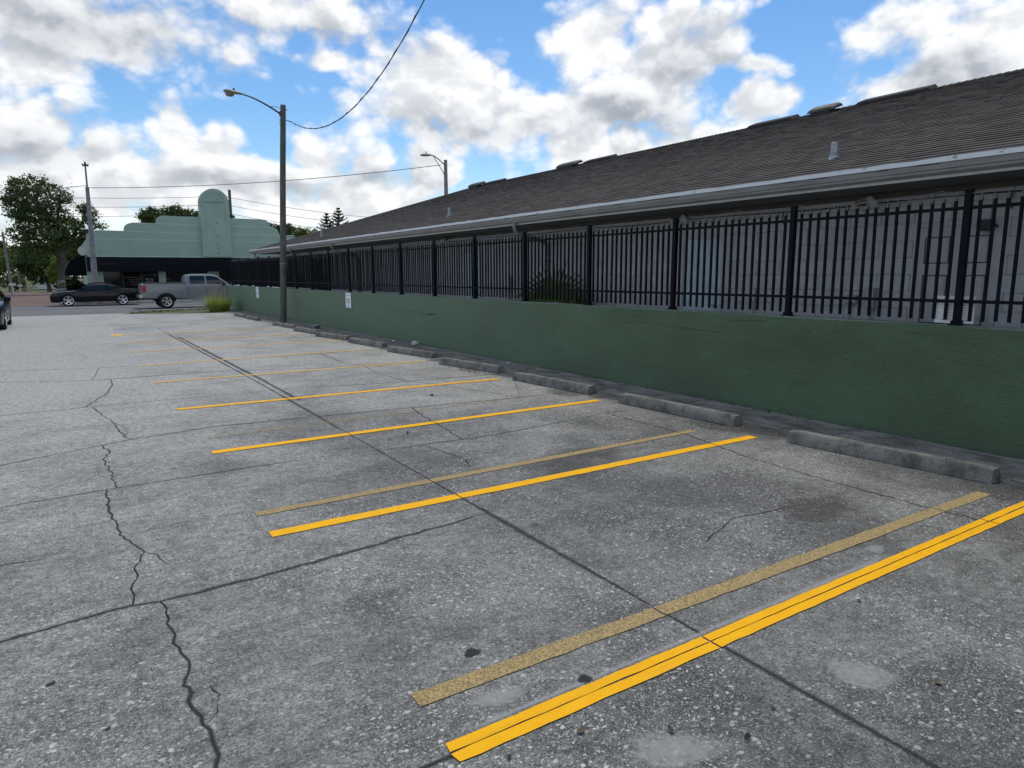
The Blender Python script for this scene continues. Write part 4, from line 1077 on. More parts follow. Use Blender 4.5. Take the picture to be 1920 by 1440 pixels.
# ------------------------------------------------------------------ poles, lamps and wires
def curve(p0, p1, sag, n=24, t0=0.0, t1=1.0):
    p0, p1 = Vector(p0), Vector(p1)
    return [p0.lerp(p1, t0 + (t1-t0)*i/n) - Vector((0, 0, 4*sag*(t0+(t1-t0)*i/n)*(1-(t0+(t1-t0)*i/n)))) for i in range(n+1)]
UX, UY = 6.80, 25.96
up_ = empty('utility_pole', (UX + .42, UY, 0)); tag(up_, 'weathered wooden utility pole with street lamp at the green wall', 'utility pole')
rs = random.Random(21)
pts = [(0.02*math.sin(z), 0.015*math.sin(z*1.3), z) for z in np.linspace(-.25, 7.72, 18)]
pts[0] = (0, 0, -.25)
top = [(p[0]*.3 + .42*p[2]/7.72 - .42, p[1]*.3, p[2]) for p in pts]
MB().tube(top, [0.120 - 0.024*i/17 + rs.uniform(-.002, .002) for i in range(18)], 14).build('shaft', M['wood'], up_, 50)
m_ = MB(); ap = []
for t_ in np.linspace(0, 1, 14):
    ap.append((-.10 - 1.22*(1-(1-t_)**1.35), 0, 7.40 + .50*math.sin(t_*math.pi/2)**.85))
m_.tube(ap, [.034 - .010*i/13 for i in range(14)], 8); arm = m_.build('arm', M['steel_arm'], up_, 50)
MB().tube([(-.42, 0, 7.62), (-.25, 0, 7.64), (-.1, 0, 7.60)], .010, 6).build('brace', M['steel_arm'], arm)
MB().box(-.135, -.085, -.06, .06, 7.34, 7.50).build('bracket', M['steel_arm'], arm)
# cobra head
prof = [(-1.30,.035,.030),(-1.36,.065,.045),(-1.48,.10,.060),(-1.62,.135,.075),(-1.78,.15,.080),(-1.90,.13,.070),(-1.96,.08,.045),(-1.98,.02,.02)]
rings = []
for x, w, h in prof:
    rings.append([(x, w*math.cos(q), 7.905 - (x+1.3)*.06 + h*(math.sin(q) if math.sin(q) > 0 else .45*math.sin(q))) for q in np.linspace(0, 2*math.pi, 17)[:-1]])
lh = MB().rings(rings).build('lamp_head', M['lamp_body'], up_, 60)
rings = [[(-1.78 + .155*k*math.cos(q), .125*k*math.sin(q), 7.925 - d) for q in np.linspace(0, 2*math.pi, 17)[:-1]] for k, d in ((1, .025), (1, .06), (.82, .115), (.4, .14))]
MB().rings(rings).build('lens', M['lens'], lh, 60)
MB().tube([(-1.64, 0, 7.99), (-1.64, 0, 8.06), (-1.64, 0, 8.075)], [.035, .035, .02], 10).build('photocell', M['black_trim'], lh, 50)
MB().tube([(.08, 0, 7.58), (.19, 0, 7.57)], .012, 6).build('bolt', M['galv'], up_); MB().tube([(-.15, 0, 7.2), (-.09, 0, 7.2)], .02, 6).build('bolt', M['galv'], up_); MB().box(-.145, -.10, -.03, .03, 7.02, 7.12).build('clamp', M['galv'], up_)
MB().tube([(.118*math.cos(q) - .303, .118*math.sin(q), 2.15) for q in np.linspace(0, 6.28, 18)], .012, 6).build('strap', M['galv'], up_)
g0 = Vector((UX + .50, UY, 7.22)); g1 = Vector((7.02, 13.5, 7.82)); gv = curve((7.39, 25.9, 7.22), g1, 1.3, 44, 0.0, 1.42)
cab = [g0] + gv[1:]
cab2 = [Vector(p) + Vector((.018*math.cos(i*2.1), 0, .018*math.sin(i*2.1))) for i, p in enumerate(cab)]
cb = MB().tube(cab, .013, 6); cb.tube(cab2, .009, 6); tag(cb.build('service_cable', M['cable']), 'twisted black service cable sagging up from the wooden utility pole', 'cable')

def street_light(name, x, y, ztop, dirx, reach, label, mat):
    rt = empty(name, (x, y, -.1)); tag(rt, label, 'street light')
    MB().tube([(0,0,0),(0,0,ztop*.5),(0,0,ztop+.1)], [.16,.13,.10], 12).build('shaft', mat, rt, 50)
    ax = [(dirx*reach*t_, 0, ztop-.25 + .55*math.sin(t_*1.45)) for t_ in np.linspace(0, 1, 10)]
    MB().tube(ax, .035, 8).build('arm', mat, rt, 50)
    MB().tube([(0,0,ztop-.9), (dirx*reach*.25,0,ztop-.5), (dirx*reach*.8,0,ztop+.2)], .022, 6).build('brace', mat, rt)
    e = ax[-1]; rings = []
    for u_, w, h in ((0,.04,.04),(.15,.12,.07),(.42,.15,.08),(.62,.10,.05),(.66,.02,.02)):
        rings.append([(e[0]+dirx*u_, w*math.cos(q), e[2]-.08*u_+h*math.sin(q)) for q in np.linspace(0, 6.283, 13)[:-1]])
    hd = MB().rings(rings).build('lamp_head', M['lamp_body'], rt, 60)
    MB().tube([(e[0]+dirx*.3,0,e[2]+.05),(e[0]+dirx*.3,0,e[2]+.17)], .03, 8).build('photocell', M['black_trim'], hd)
    return rt
SLX, SLY = 19.53, 37.0
street_light('street_light', SLX, SLY, 8.35, -1, 0.95, 'grey street light on a tall pole rising behind the shingle roof', M['concrete_pole'])
# tall concrete pole in front of the shop
cp = empty('concrete_pole', (1.95, 54.2, -.1)); tag(cp, 'tall tapering concrete pole in front of the green shop', 'pole')
MB().tube([(0,0,0),(.05,0,3),(.10,0,6.6),(.11,0,7.6)], [.20,.17,.125,.11], 12).build('shaft', M['concrete_pole'], cp, 50)
MB().tube([(.11,0,7.5),(.12,0,9.05)], [.06,.05], 8).build('extension', M['concrete_pole'], cp)
m_ = MB().box(-.06,.30,-.05,.05,8.92,9.0); m_.tube([(.12,0,9.0),(.12,0,9.22)], [.09,.03], 8); m_.tube([(-.04,0,9.0),(-.04,0,9.08)], .04, 8); m_.tube([(.28,0,9.0),(.28,0,9.08)], .04, 8)
m_.build('insulators', M['black_trim'], cp)
# wooden distribution pole behind the shop, carrying three lines
dp = empty('distribution_pole', (15.6, 78, -.2)); tag(dp, 'dark wooden power pole rising behind the green shop', 'utility pole')
MB().tube([(0,0,0),(.05,0,5),(.08,0,10.75)], [.2,.17,.14], 10).build('shaft', M['wood'], dp, 50)
m_ = MB()
for z in (10.0, 9.2, 8.35): m_.tube([(-.12,0,z),(-.55,0,z+.06),(-.6,0,z+.16)], .05, 6)
m_.box(-.35,.1,-.2,.2,7.6,8.2); m_.build('insulators', M['black_trim'], dp)
for k, (zl, zm, zr) in enumerate(((8.61, 9.86, 9.05), (8.0, 9.04, 8.42), (7.4, 8.2, 7.6))):
    pl = curve((-30, 78, zl + 1.6), (15.0, 78, zm), 1.2 + .1*k, 24) + curve((15.0, 78, zm), (62, 78, zm + .6), 1.9 + .1*k, 30)[1:]
    tag(MB().tube(pl, .020, 5).build('power_line', M['cable']), '%s of three power lines crossing behind the green shop' % ('topmost', 'middle', 'lowest')[k], 'power line')
tag(MB().tube(curve((2.05, 54.2, 7.45), (SLX - .3, SLY, 8.05), .35, 30), .018, 5).build('span_wire', M['cable']), 'single wire rising from the concrete pole to the far street light', 'wire')
tag(MB().tube(curve((2.05, 54.2, 7.6), (-30, 70, 7.2), 1.0, 24), .018, 5).build('span_wire', M['cable']), 'thin wire running left from the tall concrete pole', 'wire')
# receding roadside poles at the far left
for i, (x, y, h, w) in enumerate(((-4.3, 90, 6.4, .12), (-4.2, 106, 5.2, .10), (-4.0, 118, 4.9, .11), (-3.8, 140, 3.8, .10))):
    rt = empty('roadside_pole', (x, y, -.2)); tag(rt, '%s of four pale roadside poles along the brick side street' % ('nearest', 'second', 'third', 'farthest')[i], 'utility pole', 'poles along the brick side street')
    MB().tube([(0,0,0),(-.25 if i in (0,2) else 0,0,h)], [w*1.2,w*.8], 8).build('shaft', M['concrete_pole'], rt)
    if i: MB().box(-.9,.9,-.05,.05,h-.5,h-.38).build('crossarm', M['wood'], rt)

# ------------------------------------------------------------------ green art-deco shop
GY = 57.0; GX0, GX1 = 1.80, 17.0
gb = empty('art_deco_shop', (9, GY, 0)); tag(gb, 'pale seafoam green shop front with stepped parapet and rounded pylon', 'building')
def gchild(mb, name, mat, smooth=False):
    o = mb.build(name, mat, gb, smooth); o.matrix_parent_inverse = Matrix.Translation((-9, -GY, 0)); return o
def rounded(x0, x1, z0, z1, rl, rr, n=7):
    P = [(x0, z0), (x1, z0)]
    P += [(x1 - rr + rr*math.cos(q), z1 - rr + rr*math.sin(q)) for q in np.linspace(0, math.pi/2, n)] if rr else [(x1, z1)]
    P += [(x0 + rl + rl*math.cos(q), z1 - rl + rl*math.sin(q)) for q in np.linspace(math.pi/2, math.pi, n)] if rl else [(x0, z1)]
    return P
tiers = [(GX0, 16.6, 3.10, 4.86, .55, 0.7, 0.00), (4.15, 15.0, 4.86, 5.46, .5, .5, 0.00), (6.25, 14.3, 5.46, 6.06, .5, .5, 0.00)]
for x0, x1, z0, z1, a, b, o in tiers:
    gchild(MB().prism(rounded(x0, x1, z0, z1, a, b), 'y', GY + o, GY + .35), 'parapet_tier', M['seafoam'])
for z, x0, x1 in ((4.30, GX0+.03, 16.55), (4.87, GX0 + .55, 16.2), (5.47, 4.65, 14.6)):
    for a, b in ((x0, 9.22), (11.32, x1)):
        gchild(MB().box(a, b, GY - .012, GY - .002, z - .025, z + .025), 'rib', M['seafoam_edge'])
gchild(MB().box(GX0, 16.6, GY - .06, GY - .003, 3.06, 3.13), 'rib', M['seafoam_edge'])
px0, px1, ptop = 9.24, 11.30, 8.16; pr = (px1 - px0)/2
arch = lambda x0, x1, z0, zt: [(x0, z0), (x1, z0)] + [((x0+x1)/2 + (x1-x0)/2*math.cos(q), zt - (x1-x0)/2 + (x1-x0)/2*math.sin(q)) for q in np.linspace(0, math.pi, 19)]
pyl = gchild(MB().prism(arch(px0, px1, 3.13, ptop), 'y', GY - .28, GY + .5), 'pylon', M['seafoam'])
# raised rim round the pylon panel
o_, i_ = arch(px0, px1, 4.75, ptop)[1:] + [arch(px0, px1, 4.75, ptop)[0]], arch(px0 + .30, px1 - .30, 4.75, ptop - .28)[1:] + [arch(px0 + .30, px1 - .30, 4.75, ptop - .28)[0]]
m_ = MB(); n = len(o_)
vs = [(a, GY - .315, b) for a, b in o_] + [(a, GY - .315, b) for a, b in i_] + [(a, GY - .281, b) for a, b in o_] + [(a, GY - .281, b) for a, b in i_]
fs = []
for k in range(n - 1):
    fs += [(k, k+1, n+k+1, n+k), (2*n+k, 2*n+k+1, k+1, k), (n+k, n+k+1, 3*n+k+1, 3*n+k)]
m_.add(vs, fs); gchild(m_, 'pylon_rim', M['seafoam'])
gchild(MB().box(px0+.32, px1-.32, GY-.295, GY-.281, ptop-1.02, ptop-.99), 'panel_seam', M['dark_line'])
for z in (5.6, 4.6, 4.0, 3.7, 3.4): gchild(MB().box(10.28, 10.38, GY-.30, GY-.281, z, z+.07), 'bracket_stub', M['dark_line'])
# body of the shop
gchild(MB().box(GX0 + .02, 30, GY + .36, 74, 0, 4.3), 'side_wall', M['seafoam'])
gchild(MB().box(16.61, 30, GY + .01, GY + .355, 3.1, 4.4), 'side_wall', M['seafoam'])
gchild(MB().box(GX0 + .1, 29.9, GY + .4, 73.9, 4.301, 4.36), 'flat_roof', M['roof_flat'])
# shop window recess
gchild(MB().box(GX0 + .1, 30, GY + .30, GY + .34, 0.0, 3.1), 'shop_glass', M['shopglass'])
gchild(MB().box(GX0 + .1, 30, GY + .10, GY + .29, 0.0, 0.45), 'stall_riser', M['darkframe'])
for x0, x1 in ((1.65, 2.62), (6.14, 6.60), (9.5, 10.3), (12.9, 13.5), (16.2, 16.7), (20, 20.5)):
    gchild(MB().box(x0, x1, GY + .0, GY + .29, 0, 3.09), 'pillar', M['seafoam'])
for x in (3.8, 5.0, 7.8, 8.7, 11.4, 14.8, 18):
    gchild(MB().box(x, x + .07, GY + .2, GY + .295, .45, 3.09), 'mullion', M['darkframe'])
# awning: long drooping black canvas along the front and a rounded one on the left flank
m_ = MB(); prof = [(GY - .02, 3.06), (GY - .55, 2.86), (GY - .95, 2.50), (GY - 1.15, 2.02), (GY - 1.10, 2.02), (GY - .9, 2.45), (GY - .5, 2.78), (GY - .02, 2.98)]
nseg = 20
for k in range(nseg):
    xa, xb = GX0 - .1 + (24 - GX0) * k / nseg, GX0 - .1 + (24 - GX0) * (k + 1) / nseg
    gchild(MB().prism([(a, b) for a, b in prof], 'x', xa + .004, xb - .004), 'awning_panel', M['awning'])
gchild(MB().prism([(GY-.02,3.04),(GY-.5,2.84),(GY-.93,2.48),(GY-1.13,2.03),(GY-.02,2.03)], 'x', GX0 - .135, GX0 - .108), 'awning_end', M['awning'])
m_ = MB(); rings = []
for t_ in np.linspace(0, 1, 9):
    q = t_ * math.pi / 2
    rings.append([(GX0 - 1.45*math.sin(q), y, 1.75 + 1.45*math.cos(q)) for y in (58.6, 59.5, 61, 62.6)])
for y in (58.6, 62.6):
    m_.add([(GX0, y, 1.75)] + [(GX0 - 1.45*math.sin(t_*math.pi/2), y, 1.75 + 1.45*math.cos(t_*math.pi/2)) for t_ in np.linspace(0, 1, 9)], [(0,) + tuple(range(1, 10))])
m_.rings(rings, cap=False, close=False); gchild(m_, 'side_awning', M['awning'])
m_ = MB(); rings = [[(GX0 - .28 + .42*k*math.cos(q)*.8, 59.2 + .3*d, 3.52 + .42*k*math.sin(q)) for q in np.linspace(0, 6.283, 15)[:-1]] for k, d in ((.75, 0), (.6, .25), (.22, .5))]
m_.rings(rings); gchild(m_, 'satellite_dish', M['white_house'], 50)
# lettering on the glass
def text_mesh(body, size, mat, loc, rot, parent, name):
    cu = bpy.data.curves.new(name, 'FONT'); cu.body = body; cu.size = size; cu.align_x = 'CENTER'; cu.extrude = .004
    tmp = bpy.data.objects.new('tmp', cu); COL.objects.link(tmp)
    me = bpy.data.meshes.new_from_object(tmp.evaluated_get(bpy.context.evaluated_depsgraph_get()))
    bpy.data.objects.remove(tmp); me.name = name
    o = obj(name, me, M[mat], parent); o.location = loc; o.rotation_euler = rot; return o
t_ = text_mesh('923', .34, 'pale_print', (5.53 - 9, .27, 1.30), (R(90), 0, 0), gb, 'house_number')
rs = random.Random(4)
for k, (z, x0, x1) in enumerate(((1.62, 3.95, 5.05), (1.45, 4.2, 4.95), (1.30, 4.25, 4.9), (1.12, 4.3, 4.8))):
    m_ = MB(); x = x0
    while x < x1:
        w = rs.uniform(.05, .11); m_.box(x, min(x + w, x1), GY + .285, GY + .298, z - .035, z + .035); x += w + .025
    gchild(m_, 'window_lettering', M['ghost_print'])

# ------------------------------------------------------------------ vehicles
def lerp_tab(tab, x):
    for (a, u_), (b, v_) in zip(tab[:-1], tab[1:]):
        if a <= x <= b: return u_ + (v_ - u_) * (x - a) / (b - a)
    return tab[0][1] if x < tab[0][0] else tab[-1][1]
def smooth_tab(tab, x, w=.05):
    return (lerp_tab(tab, x - w) + 2*lerp_tab(tab, x) + lerp_tab(tab, x + w)) / 4
WCACHE = {}
def wheel(parent, x, y, r_, w, side, spokes, rim_r, mat):
    key = (r_, w, spokes, rim_r)
    if key not in WCACHE:
        n = 28; prof = [(rim_r, -w/2+.02), (rim_r+.02, -w/2), (r_-.05, -w/2), (r_-.015, -w/2+.02), (r_, -w/2+.05), (r_, w/2-.05), (r_-.015, w/2-.02), (r_-.05, w/2), (rim_r+.02, w/2), (rim_r, w/2-.02)]
        ty = MB().rings([[(a*math.cos(q), b, a*math.sin(q)) for a, b in prof] for q in np.linspace(0, 2*math.pi, n+1)], cap=False, close=False).mesh('tyre', 50)
        rm = MB()
        rm.rings([[(a*math.cos(q), b, a*math.sin(q)) for a, b in ((rim_r+.004, w/2-.015), (rim_r+.004, w/2+.0), (rim_r-.03, w/2-.005), (rim_r-.035, w/2-.05))] for q in np.linspace(0, 2*math.pi, n+1)], cap=False, close=False)
        for k in range(spokes):
            q = 2*math.pi*k/spokes + .3
            for dq in (-.13, .13):
                rm.bar((.03*math.cos(q), w/2-.03, .03*math.sin(q)), ((rim_r-.01)*math.cos(q+dq), w/2-.022, (rim_r-.01)*math.sin(q+dq)), .05, .03, (0, 1, 0))
        rm.tube([(0, w/2-.06, 0), (0, w/2-.005, 0)], [.07, .055], 12)
        rm = rm.mesh('rim', 40)
        hb = MB().tube([(0, -w/2+.03, 0), (0, w/2-.07, 0)], rim_r - .02, 20).mesh('wheel')
        ty.materials.append(M['tyre']); rm.materials.append(M['chrome']); hb.materials.append(M['black_trim'])
        WCACHE[key] = (hb, ty, rm)
    hb, ty, rm = WCACHE[key]
    o = obj('wheel', hb, None, parent); o.location = (x, y, r_); o.rotation_euler = (0, 0, 0 if side > 0 else math.pi)
    obj('tyre', ty, None, o); obj('rim', rm, None, o)

def vehicle(name, spec, mat):
    """spec tables run along x from the rear bumper (0) to the nose; +x is forward"""
    rt = empty(name)
    LEN, W = spec['len'], spec['w']; axles = spec['axles']; wr = spec['wr']; ar = spec['arch']
    xs = np.unique(np.round(np.concatenate([np.linspace(0, LEN, 60)] + [a + ar*np.cos(np.linspace(0, math.pi, 17)) for a in axles]), 4))
    def zlo(x):
        z = lerp_tab(spec['sill'], x)
        for a in axles:
            if abs(x - a) < ar: z = max(z, wr + math.sqrt(max(0, ar*ar - (x-a)**2)) * spec.get('archk', 1.0))
        return z
    def hw(x): return smooth_tab(spec['half'], x, .06)
    rings = []
    for x in xs:
        lo, hi = zlo(x), smooth_tab(spec['belt'], x, .04); lo = min(lo, hi - .03); h = hw(x); ring = []
        for t_ in np.linspace(0, 1, 8):
            z = lo + (hi - .03 - lo) * t_; k = 1 - .05*((z - .62*spec['beltz'])/(.5*spec['beltz']))**2
            ring.append((x, h*k, z))
        cr_ = spec.get('crown', .03)
        for t_ in (.96, .85, .5, 0, -.5, -.85, -.96): ring.append((x, h*.955*t_, hi - (.03 if abs(t_) > .95 else 0) *.4 + cr_*(1 - t_*t_)))
        ring += [(a, -b, c) for a, b, c in ring[:8]][::-1]
        rings.append(ring)
    MB().rings(rings, cap=True).build('body', mat, rt, 38)
    # dark underside pan and wheel wells
    MB().box(.25, LEN-.25, -W/2+.22, W/2-.22, lerp_tab(spec['sill'], LEN/2)+.02, spec['beltz']*.72).build('underbody', M['black_trim'], rt)
    for a in axles:
        for s in (-1, 1):
            R1_, R2_ = [], []
            for q in np.linspace(0, math.pi, 17):
                px_, pz_ = a + (ar-.006)*math.cos(q), wr + (ar*spec.get('archk', 1.0)-.006)*math.sin(q)
                R1_.append((px_, s*(W/2 - .45), pz_)); R2_.append((px_, s*(W/2 - .055), pz_))
            MB().rings([R1_, R2_], cap=False, close=False).build('wheel_well', M['tyre'], rt)
            MB().add(R1_, [tuple(range(17))]).build('wheel_well', M['tyre'], rt)
    # cabin
    c = spec['cabin']; x0, x1 = c['roof'][0][0], c['roof'][-1][0]
    cx = np.linspace(x0, x1, 70); body, gl = MB(), {}
    zb, wb, wt = c['z'], c['wb'], c['wt']
    def ring_at(x):
        zt = smooth_tab(c['roof'], x, .05); zt = max(zt, zb + .01)
        R_ = []
        for t_ in np.linspace(0, 1, 9):
            z = zb + (zt - zb)*t_; f_ = (z - zb)/(c['top'] - zb)
            R_.append((x, wb + (wt - wb)*f_**1.15 - .03*max(0, t_-.85)/.15*f_, z - .0))
        f_ = (zt - zb)/(c['top'] - zb); e = R_[-1][1]
        return R_ + [(x, e*t_, zt + .03*f_*(1-t_*t_)) for t_ in (.8, .4, 0, -.4, -.8)] + [(a, -b, d) for a, b, d in R_][::-1]
    rg_ = [ring_at(x) for x in cx]; n = len(rg_[0])
    allv = [p for r_ in rg_ for p in r_]
    buckets = {}
    for i in range(len(cx) - 1):
        for j in range(n - 1):
            xm = (cx[i] + cx[i+1])/2; P = [allv[i*n+j], allv[i*n+j+1], allv[(i+1)*n+j+1], allv[(i+1)*n+j]]
            zm = sum(p[2] for p in P)/4; zt = smooth_tab(c['roof'], xm, .05); key = 'roof'
            if j < 8 or j >= n - 9:
                for k, (a, b, lo) in enumerate(c['side']):
                    if a < xm < b and lo < zm < zt - c.get('rail', .07): key = 'side_window%d%s' % (k, 'L' if j < 8 else 'R')
            else:
                ye = abs(sum(p[1] for p in P)/4)
                lim = wt - .05
                if xm > c['ws'] and xm < x1 - .02 and ye < lim + .12: key = 'windshield'
                if xm < c['rw'] and xm > x0 + .04 and ye < lim: key = 'rear_window'
            buckets.setdefault(key, []).append((i*n+j, i*n+j+1, (i+1)*n+j+1, (i+1)*n+j))
    for key, fs in buckets.items():
        used = sorted(set(q for f in fs for q in f)); mp = {q: k for k, q in enumerate(used)}
        vs = [allv[q] for q in used]
        if key != 'roof': vs = [(p[0], p[1]*.992, p[2] - (.006 if 'side' not in key else 0)) for p in vs]
        nm = 'roof' if key == 'roof' else 'side_window' if key.startswith('side') else key
        MB().add(vs, [tuple(mp[q] for q in f) for f in fs]).build(nm, mat if key == 'roof' else M['glass'], rt, 40)
    for a in axles:
        for s in (-1, 1): wheel(rt, a, s*(W/2 - spec['tw']/2 - .01), wr, spec['tw'], s, spec['spokes'], spec['rim'], mat)
    for s in (-1, 1):
        mx = c['mirror']; mm = MB().rings([[(mx + d*.5, s*(wb + .03 + k), zb + .05 + e*.07) for d, e in ((-.12,-1),(.12,-1),(.16,0),(.10,1),(-.10,1),(-.16,0))] for k in (0, .10, .19)])
        mm.build('mirror', spec.get('mirror_mat', mat), rt)
        for hx in c['handles']:
            MB().box(hx-.09, hx+.09, s*(hw(hx)-.005) - .015, s*(hw(hx)-.005) + .015, spec['beltz']-.17, spec['beltz']-.13).build('door_handle', spec.get('handle_mat', mat), rt)
        for hx in c['seams']:
            q = hw(hx)*.997
            MB().box(hx-.006, hx+.006, s*q - .014, s*q + .004, lerp_tab(spec['sill'], hx)+.08, spec['beltz']-.05).build('door_seam', M['black_trim'], rt)
    return rt

coupe_spec = dict(len=4.98, w=1.90, axles=(1.10, 4.03), wr=.355, arch=.40, tw=.25, rim=.27, spokes=5, beltz=.95,
    sill=[(0,.42),(.15,.28),(.5,.24),(4.5,.22),(4.85,.24),(4.98,.40)],
    belt=[(0,.90),(.06,1.0),(.5,1.03),(1.0,1.05),(1.5,1.03),(2.0,.97),(2.6,.945),(3.3,.95),(3.7,.955),(4.3,.90),(4.8,.84),(4.94,.78),(4.98,.70)],
    half=[(0,.78),(.08,.88),(.5,.95),(1.1,.97),(2.0,.93),(3.2,.94),(4.0,.96),(4.6,.93),(4.85,.86),(4.98,.74)],
    cabin=dict(z=.93, wb=.85, wt=.60, top=1.45, roof=[(.85,1.0),(1.2,1.17),(1.6,1.35),(1.95,1.43),(2.3,1.45),(2.6,1.43),(2.85,1.36),(3.2,1.18),(3.62,.945)],
        side=[(1.95,3.12,.99),(1.42,1.86,1.05)], ws=2.80, rw=1.75, mirror=3.02, handles=(1.95,), seams=(1.80, 3.28)))
def add_lamps(rt, LEN, front, rear, W, zf, zr):
    for s in (-1, 1):
        MB().box(LEN-.10, LEN-.005, s*(W/2-.42)-.15, s*(W/2-.42)+.15, zf, zf+.12).build('headlight', M['headlamp'], rt)
        MB().box(.004, .06, s*(W/2-.42)-.22, s*(W/2-.42)+.22, zr, zr+.11).build('tail_light', M['red'], rt)
    MB().box(LEN-.06, LEN+.006, -.5, .5, zf-.02, zf+.10).build('grille', M['black_trim'], rt)
    MB().box(LEN-.20, LEN-.03, -.7, .7, .24, .36).build('air_dam', M['black_trim'], rt)
    MB().box(LEN-.02, LEN+.012, -.26, .26, .46, .57).build('number_plate_holder', M['black_trim'], rt)
coupe = vehicle('coupe', coupe_spec, M['car_black'])
add_lamps(coupe, 4.98, 1, 1, 1.90, .62, .76)
MB().box(.05, .42, -.62, .62, 1.055, 1.075).build('deck_spoiler', M['car_black'], coupe)
coupe.location = (4.38, 51.75, ROAD_Z + .006); coupe.rotation_euler = (0, 0, R(180))
tag(coupe, 'glossy black two-door coupe with bright alloy wheels on the street', 'car', 'cars on and beside the street')
sedan_spec = dict(coupe_spec); sedan_spec.update(len=4.6, w=1.82, axles=(.95, 3.68), wr=.33, arch=.37, rim=.24,
    belt=[(0,.86),(.06,.98),(.5,1.0),(1.5,.98),(3.0,.94),(3.5,.93),(4.2,.82),(4.5,.74),(4.6,.64)],
    half=[(0,.74),(.08,.84),(.5,.90),(2.0,.91),(3.2,.91),(4.0,.89),(4.4,.82),(4.6,.66)],
    sill=[(0,.42),(.15,.28),(.5,.22),(4.2,.20),(4.5,.22),(4.6,.36)],
    cabin=dict(z=.92, wb=.82, wt=.58, top=1.45, roof=[(.45,.98),(.9,1.25),(1.3,1.41),(1.9,1.46),(2.4,1.44),(2.7,1.36),(3.4,.94)],
        side=[(1.95,2.98,.98),(.98,1.86,1.0)], ws=2.62, rw=1.2, mirror=2.85, handles=(1.25, 2.15), seams=(1.0, 1.92, 3.0)))
def sedan(mat, loc, rz, label, group):
    s = vehicle('sedan', sedan_spec, mat); add_lamps(s, 4.6, 1, 1, 1.82, .58, .74)
    s.location = loc; s.rotation_euler = (0, 0, rz); return tag(s, label, 'car', group)
sedan(M['car_navy'], (-2.50, 31.9, 0.0), R(-90), 'dark blue-black car nosing into the lot at the left edge', 'cars on and beside the street')
sedan(M['car_black'], (.62, 63.4, -.0), R(-90), 'small black car parked beside the shop, behind the coupe bonnet', 'cars on and beside the street')
sedan(M['car_white'], (13.2, 51.2, ROAD_Z + .006), R(180), 'white car mostly hidden behind the fence ahead of the pickup', 'cars on and beside the street')

truck_spec = dict(len=6.05, w=2.03, axles=(1.20, 5.12), wr=.40, arch=.50, archk=.92, tw=.28, rim=.255, spokes=5, beltz=1.30, crown=.012, mirror_mat=M['black_trim'], handle_mat=M['car_grey'],
    sill=[(0,.62),(.3,.60),(2.2,.58),(2.3,.52),(4.6,.52),(5.6,.50),(6.0,.45)],
    belt=[(0,1.36),(.05,1.42),(2.15,1.43),(2.20,1.33),(2.26,1.33),(4.4,1.31),(4.9,1.29),(5.7,1.22),(5.95,1.14),(6.05,1.02)],
    half=[(0,.96),(.1,1.0),(2.0,1.015),(4.5,1.015),(5.6,1.0),(5.9,.95),(6.05,.84)],
    cabin=dict(z=1.29, wb=.95, wt=.70, top=1.93, roof=[(2.24,1.30),(2.27,1.72),(2.33,1.86),(2.55,1.92),(3.3,1.935),(3.7,1.92),(3.95,1.85),(4.72,1.30)],
        side=[(2.50,3.27,1.37),(3.40,4.40,1.37)], ws=3.9, rw=2.245, rail=.09, mirror=4.28, handles=(2.62, 3.52), seams=(2.36, 3.34, 4.45)))
truck = vehicle('pickup_truck', truck_spec, M['car_grey'])
MB().box(.08, 2.14, -.86, .86, 1.448, 1.462).build('bed_cover', M['black_trim'], truck)
for s in (-1, 1):
    MB().box(.06, 2.18, s*.965-.045, s*.965+.045, 1.425, 1.452).build('bed_rail', M['black_trim'], truck)
    tl = MB().rings([[(.0+a, s*(.80 + b*.21), z) for a, b in ((-.012, 0), (-.012, .9), (.04, 1.03), (.20, 1.045), (.17, .85), (.02, 0))] for z in (.92, 1.0, 1.22, 1.30)])
    tl.build('tail_light', M['red'], truck)
    MB().tube([(2.55, s*1.0, .47), (4.5, s*1.0, .47)], .045, 8).build('side_step', M['chrome'], truck)
    MB().box(5.9, 6.055, s*.74-.16, s*.74+.16, .88, 1.10).build('headlight', M['headlamp'], truck)
    # flared lip at the rear wheel, its black painting in the arch shade
    lip = [(1.20 + .53*math.cos(q), s*1.018, .40 + .50*math.sin(q)) for q in np.linspace(.25, math.pi-.25, 15)]
    MB().tube(lip, .014, 6).build('arch_lip_shade', M['black_trim'], truck)
MB().box(-.16, .06, -.92, .92, .62, .80).build('rear_bumper', M['chrome'], truck)
MB().box(-.03, .0, -.74, .74, .90, 1.36).build('tailgate', M['car_grey'], truck)
MB().box(5.98, 6.10, -.9, .9, .55, .78).build('front_bumper', M['chrome'], truck)
MB().box(6.0, 6.06, -.55, .55, .86, 1.12).build('grille', M['black_trim'], truck)
truck.location = (3.80, 44.6, ROAD_Z + .006)
tag(truck, 'grey crew-cab pickup truck with red tail lights on the street', 'pickup truck')

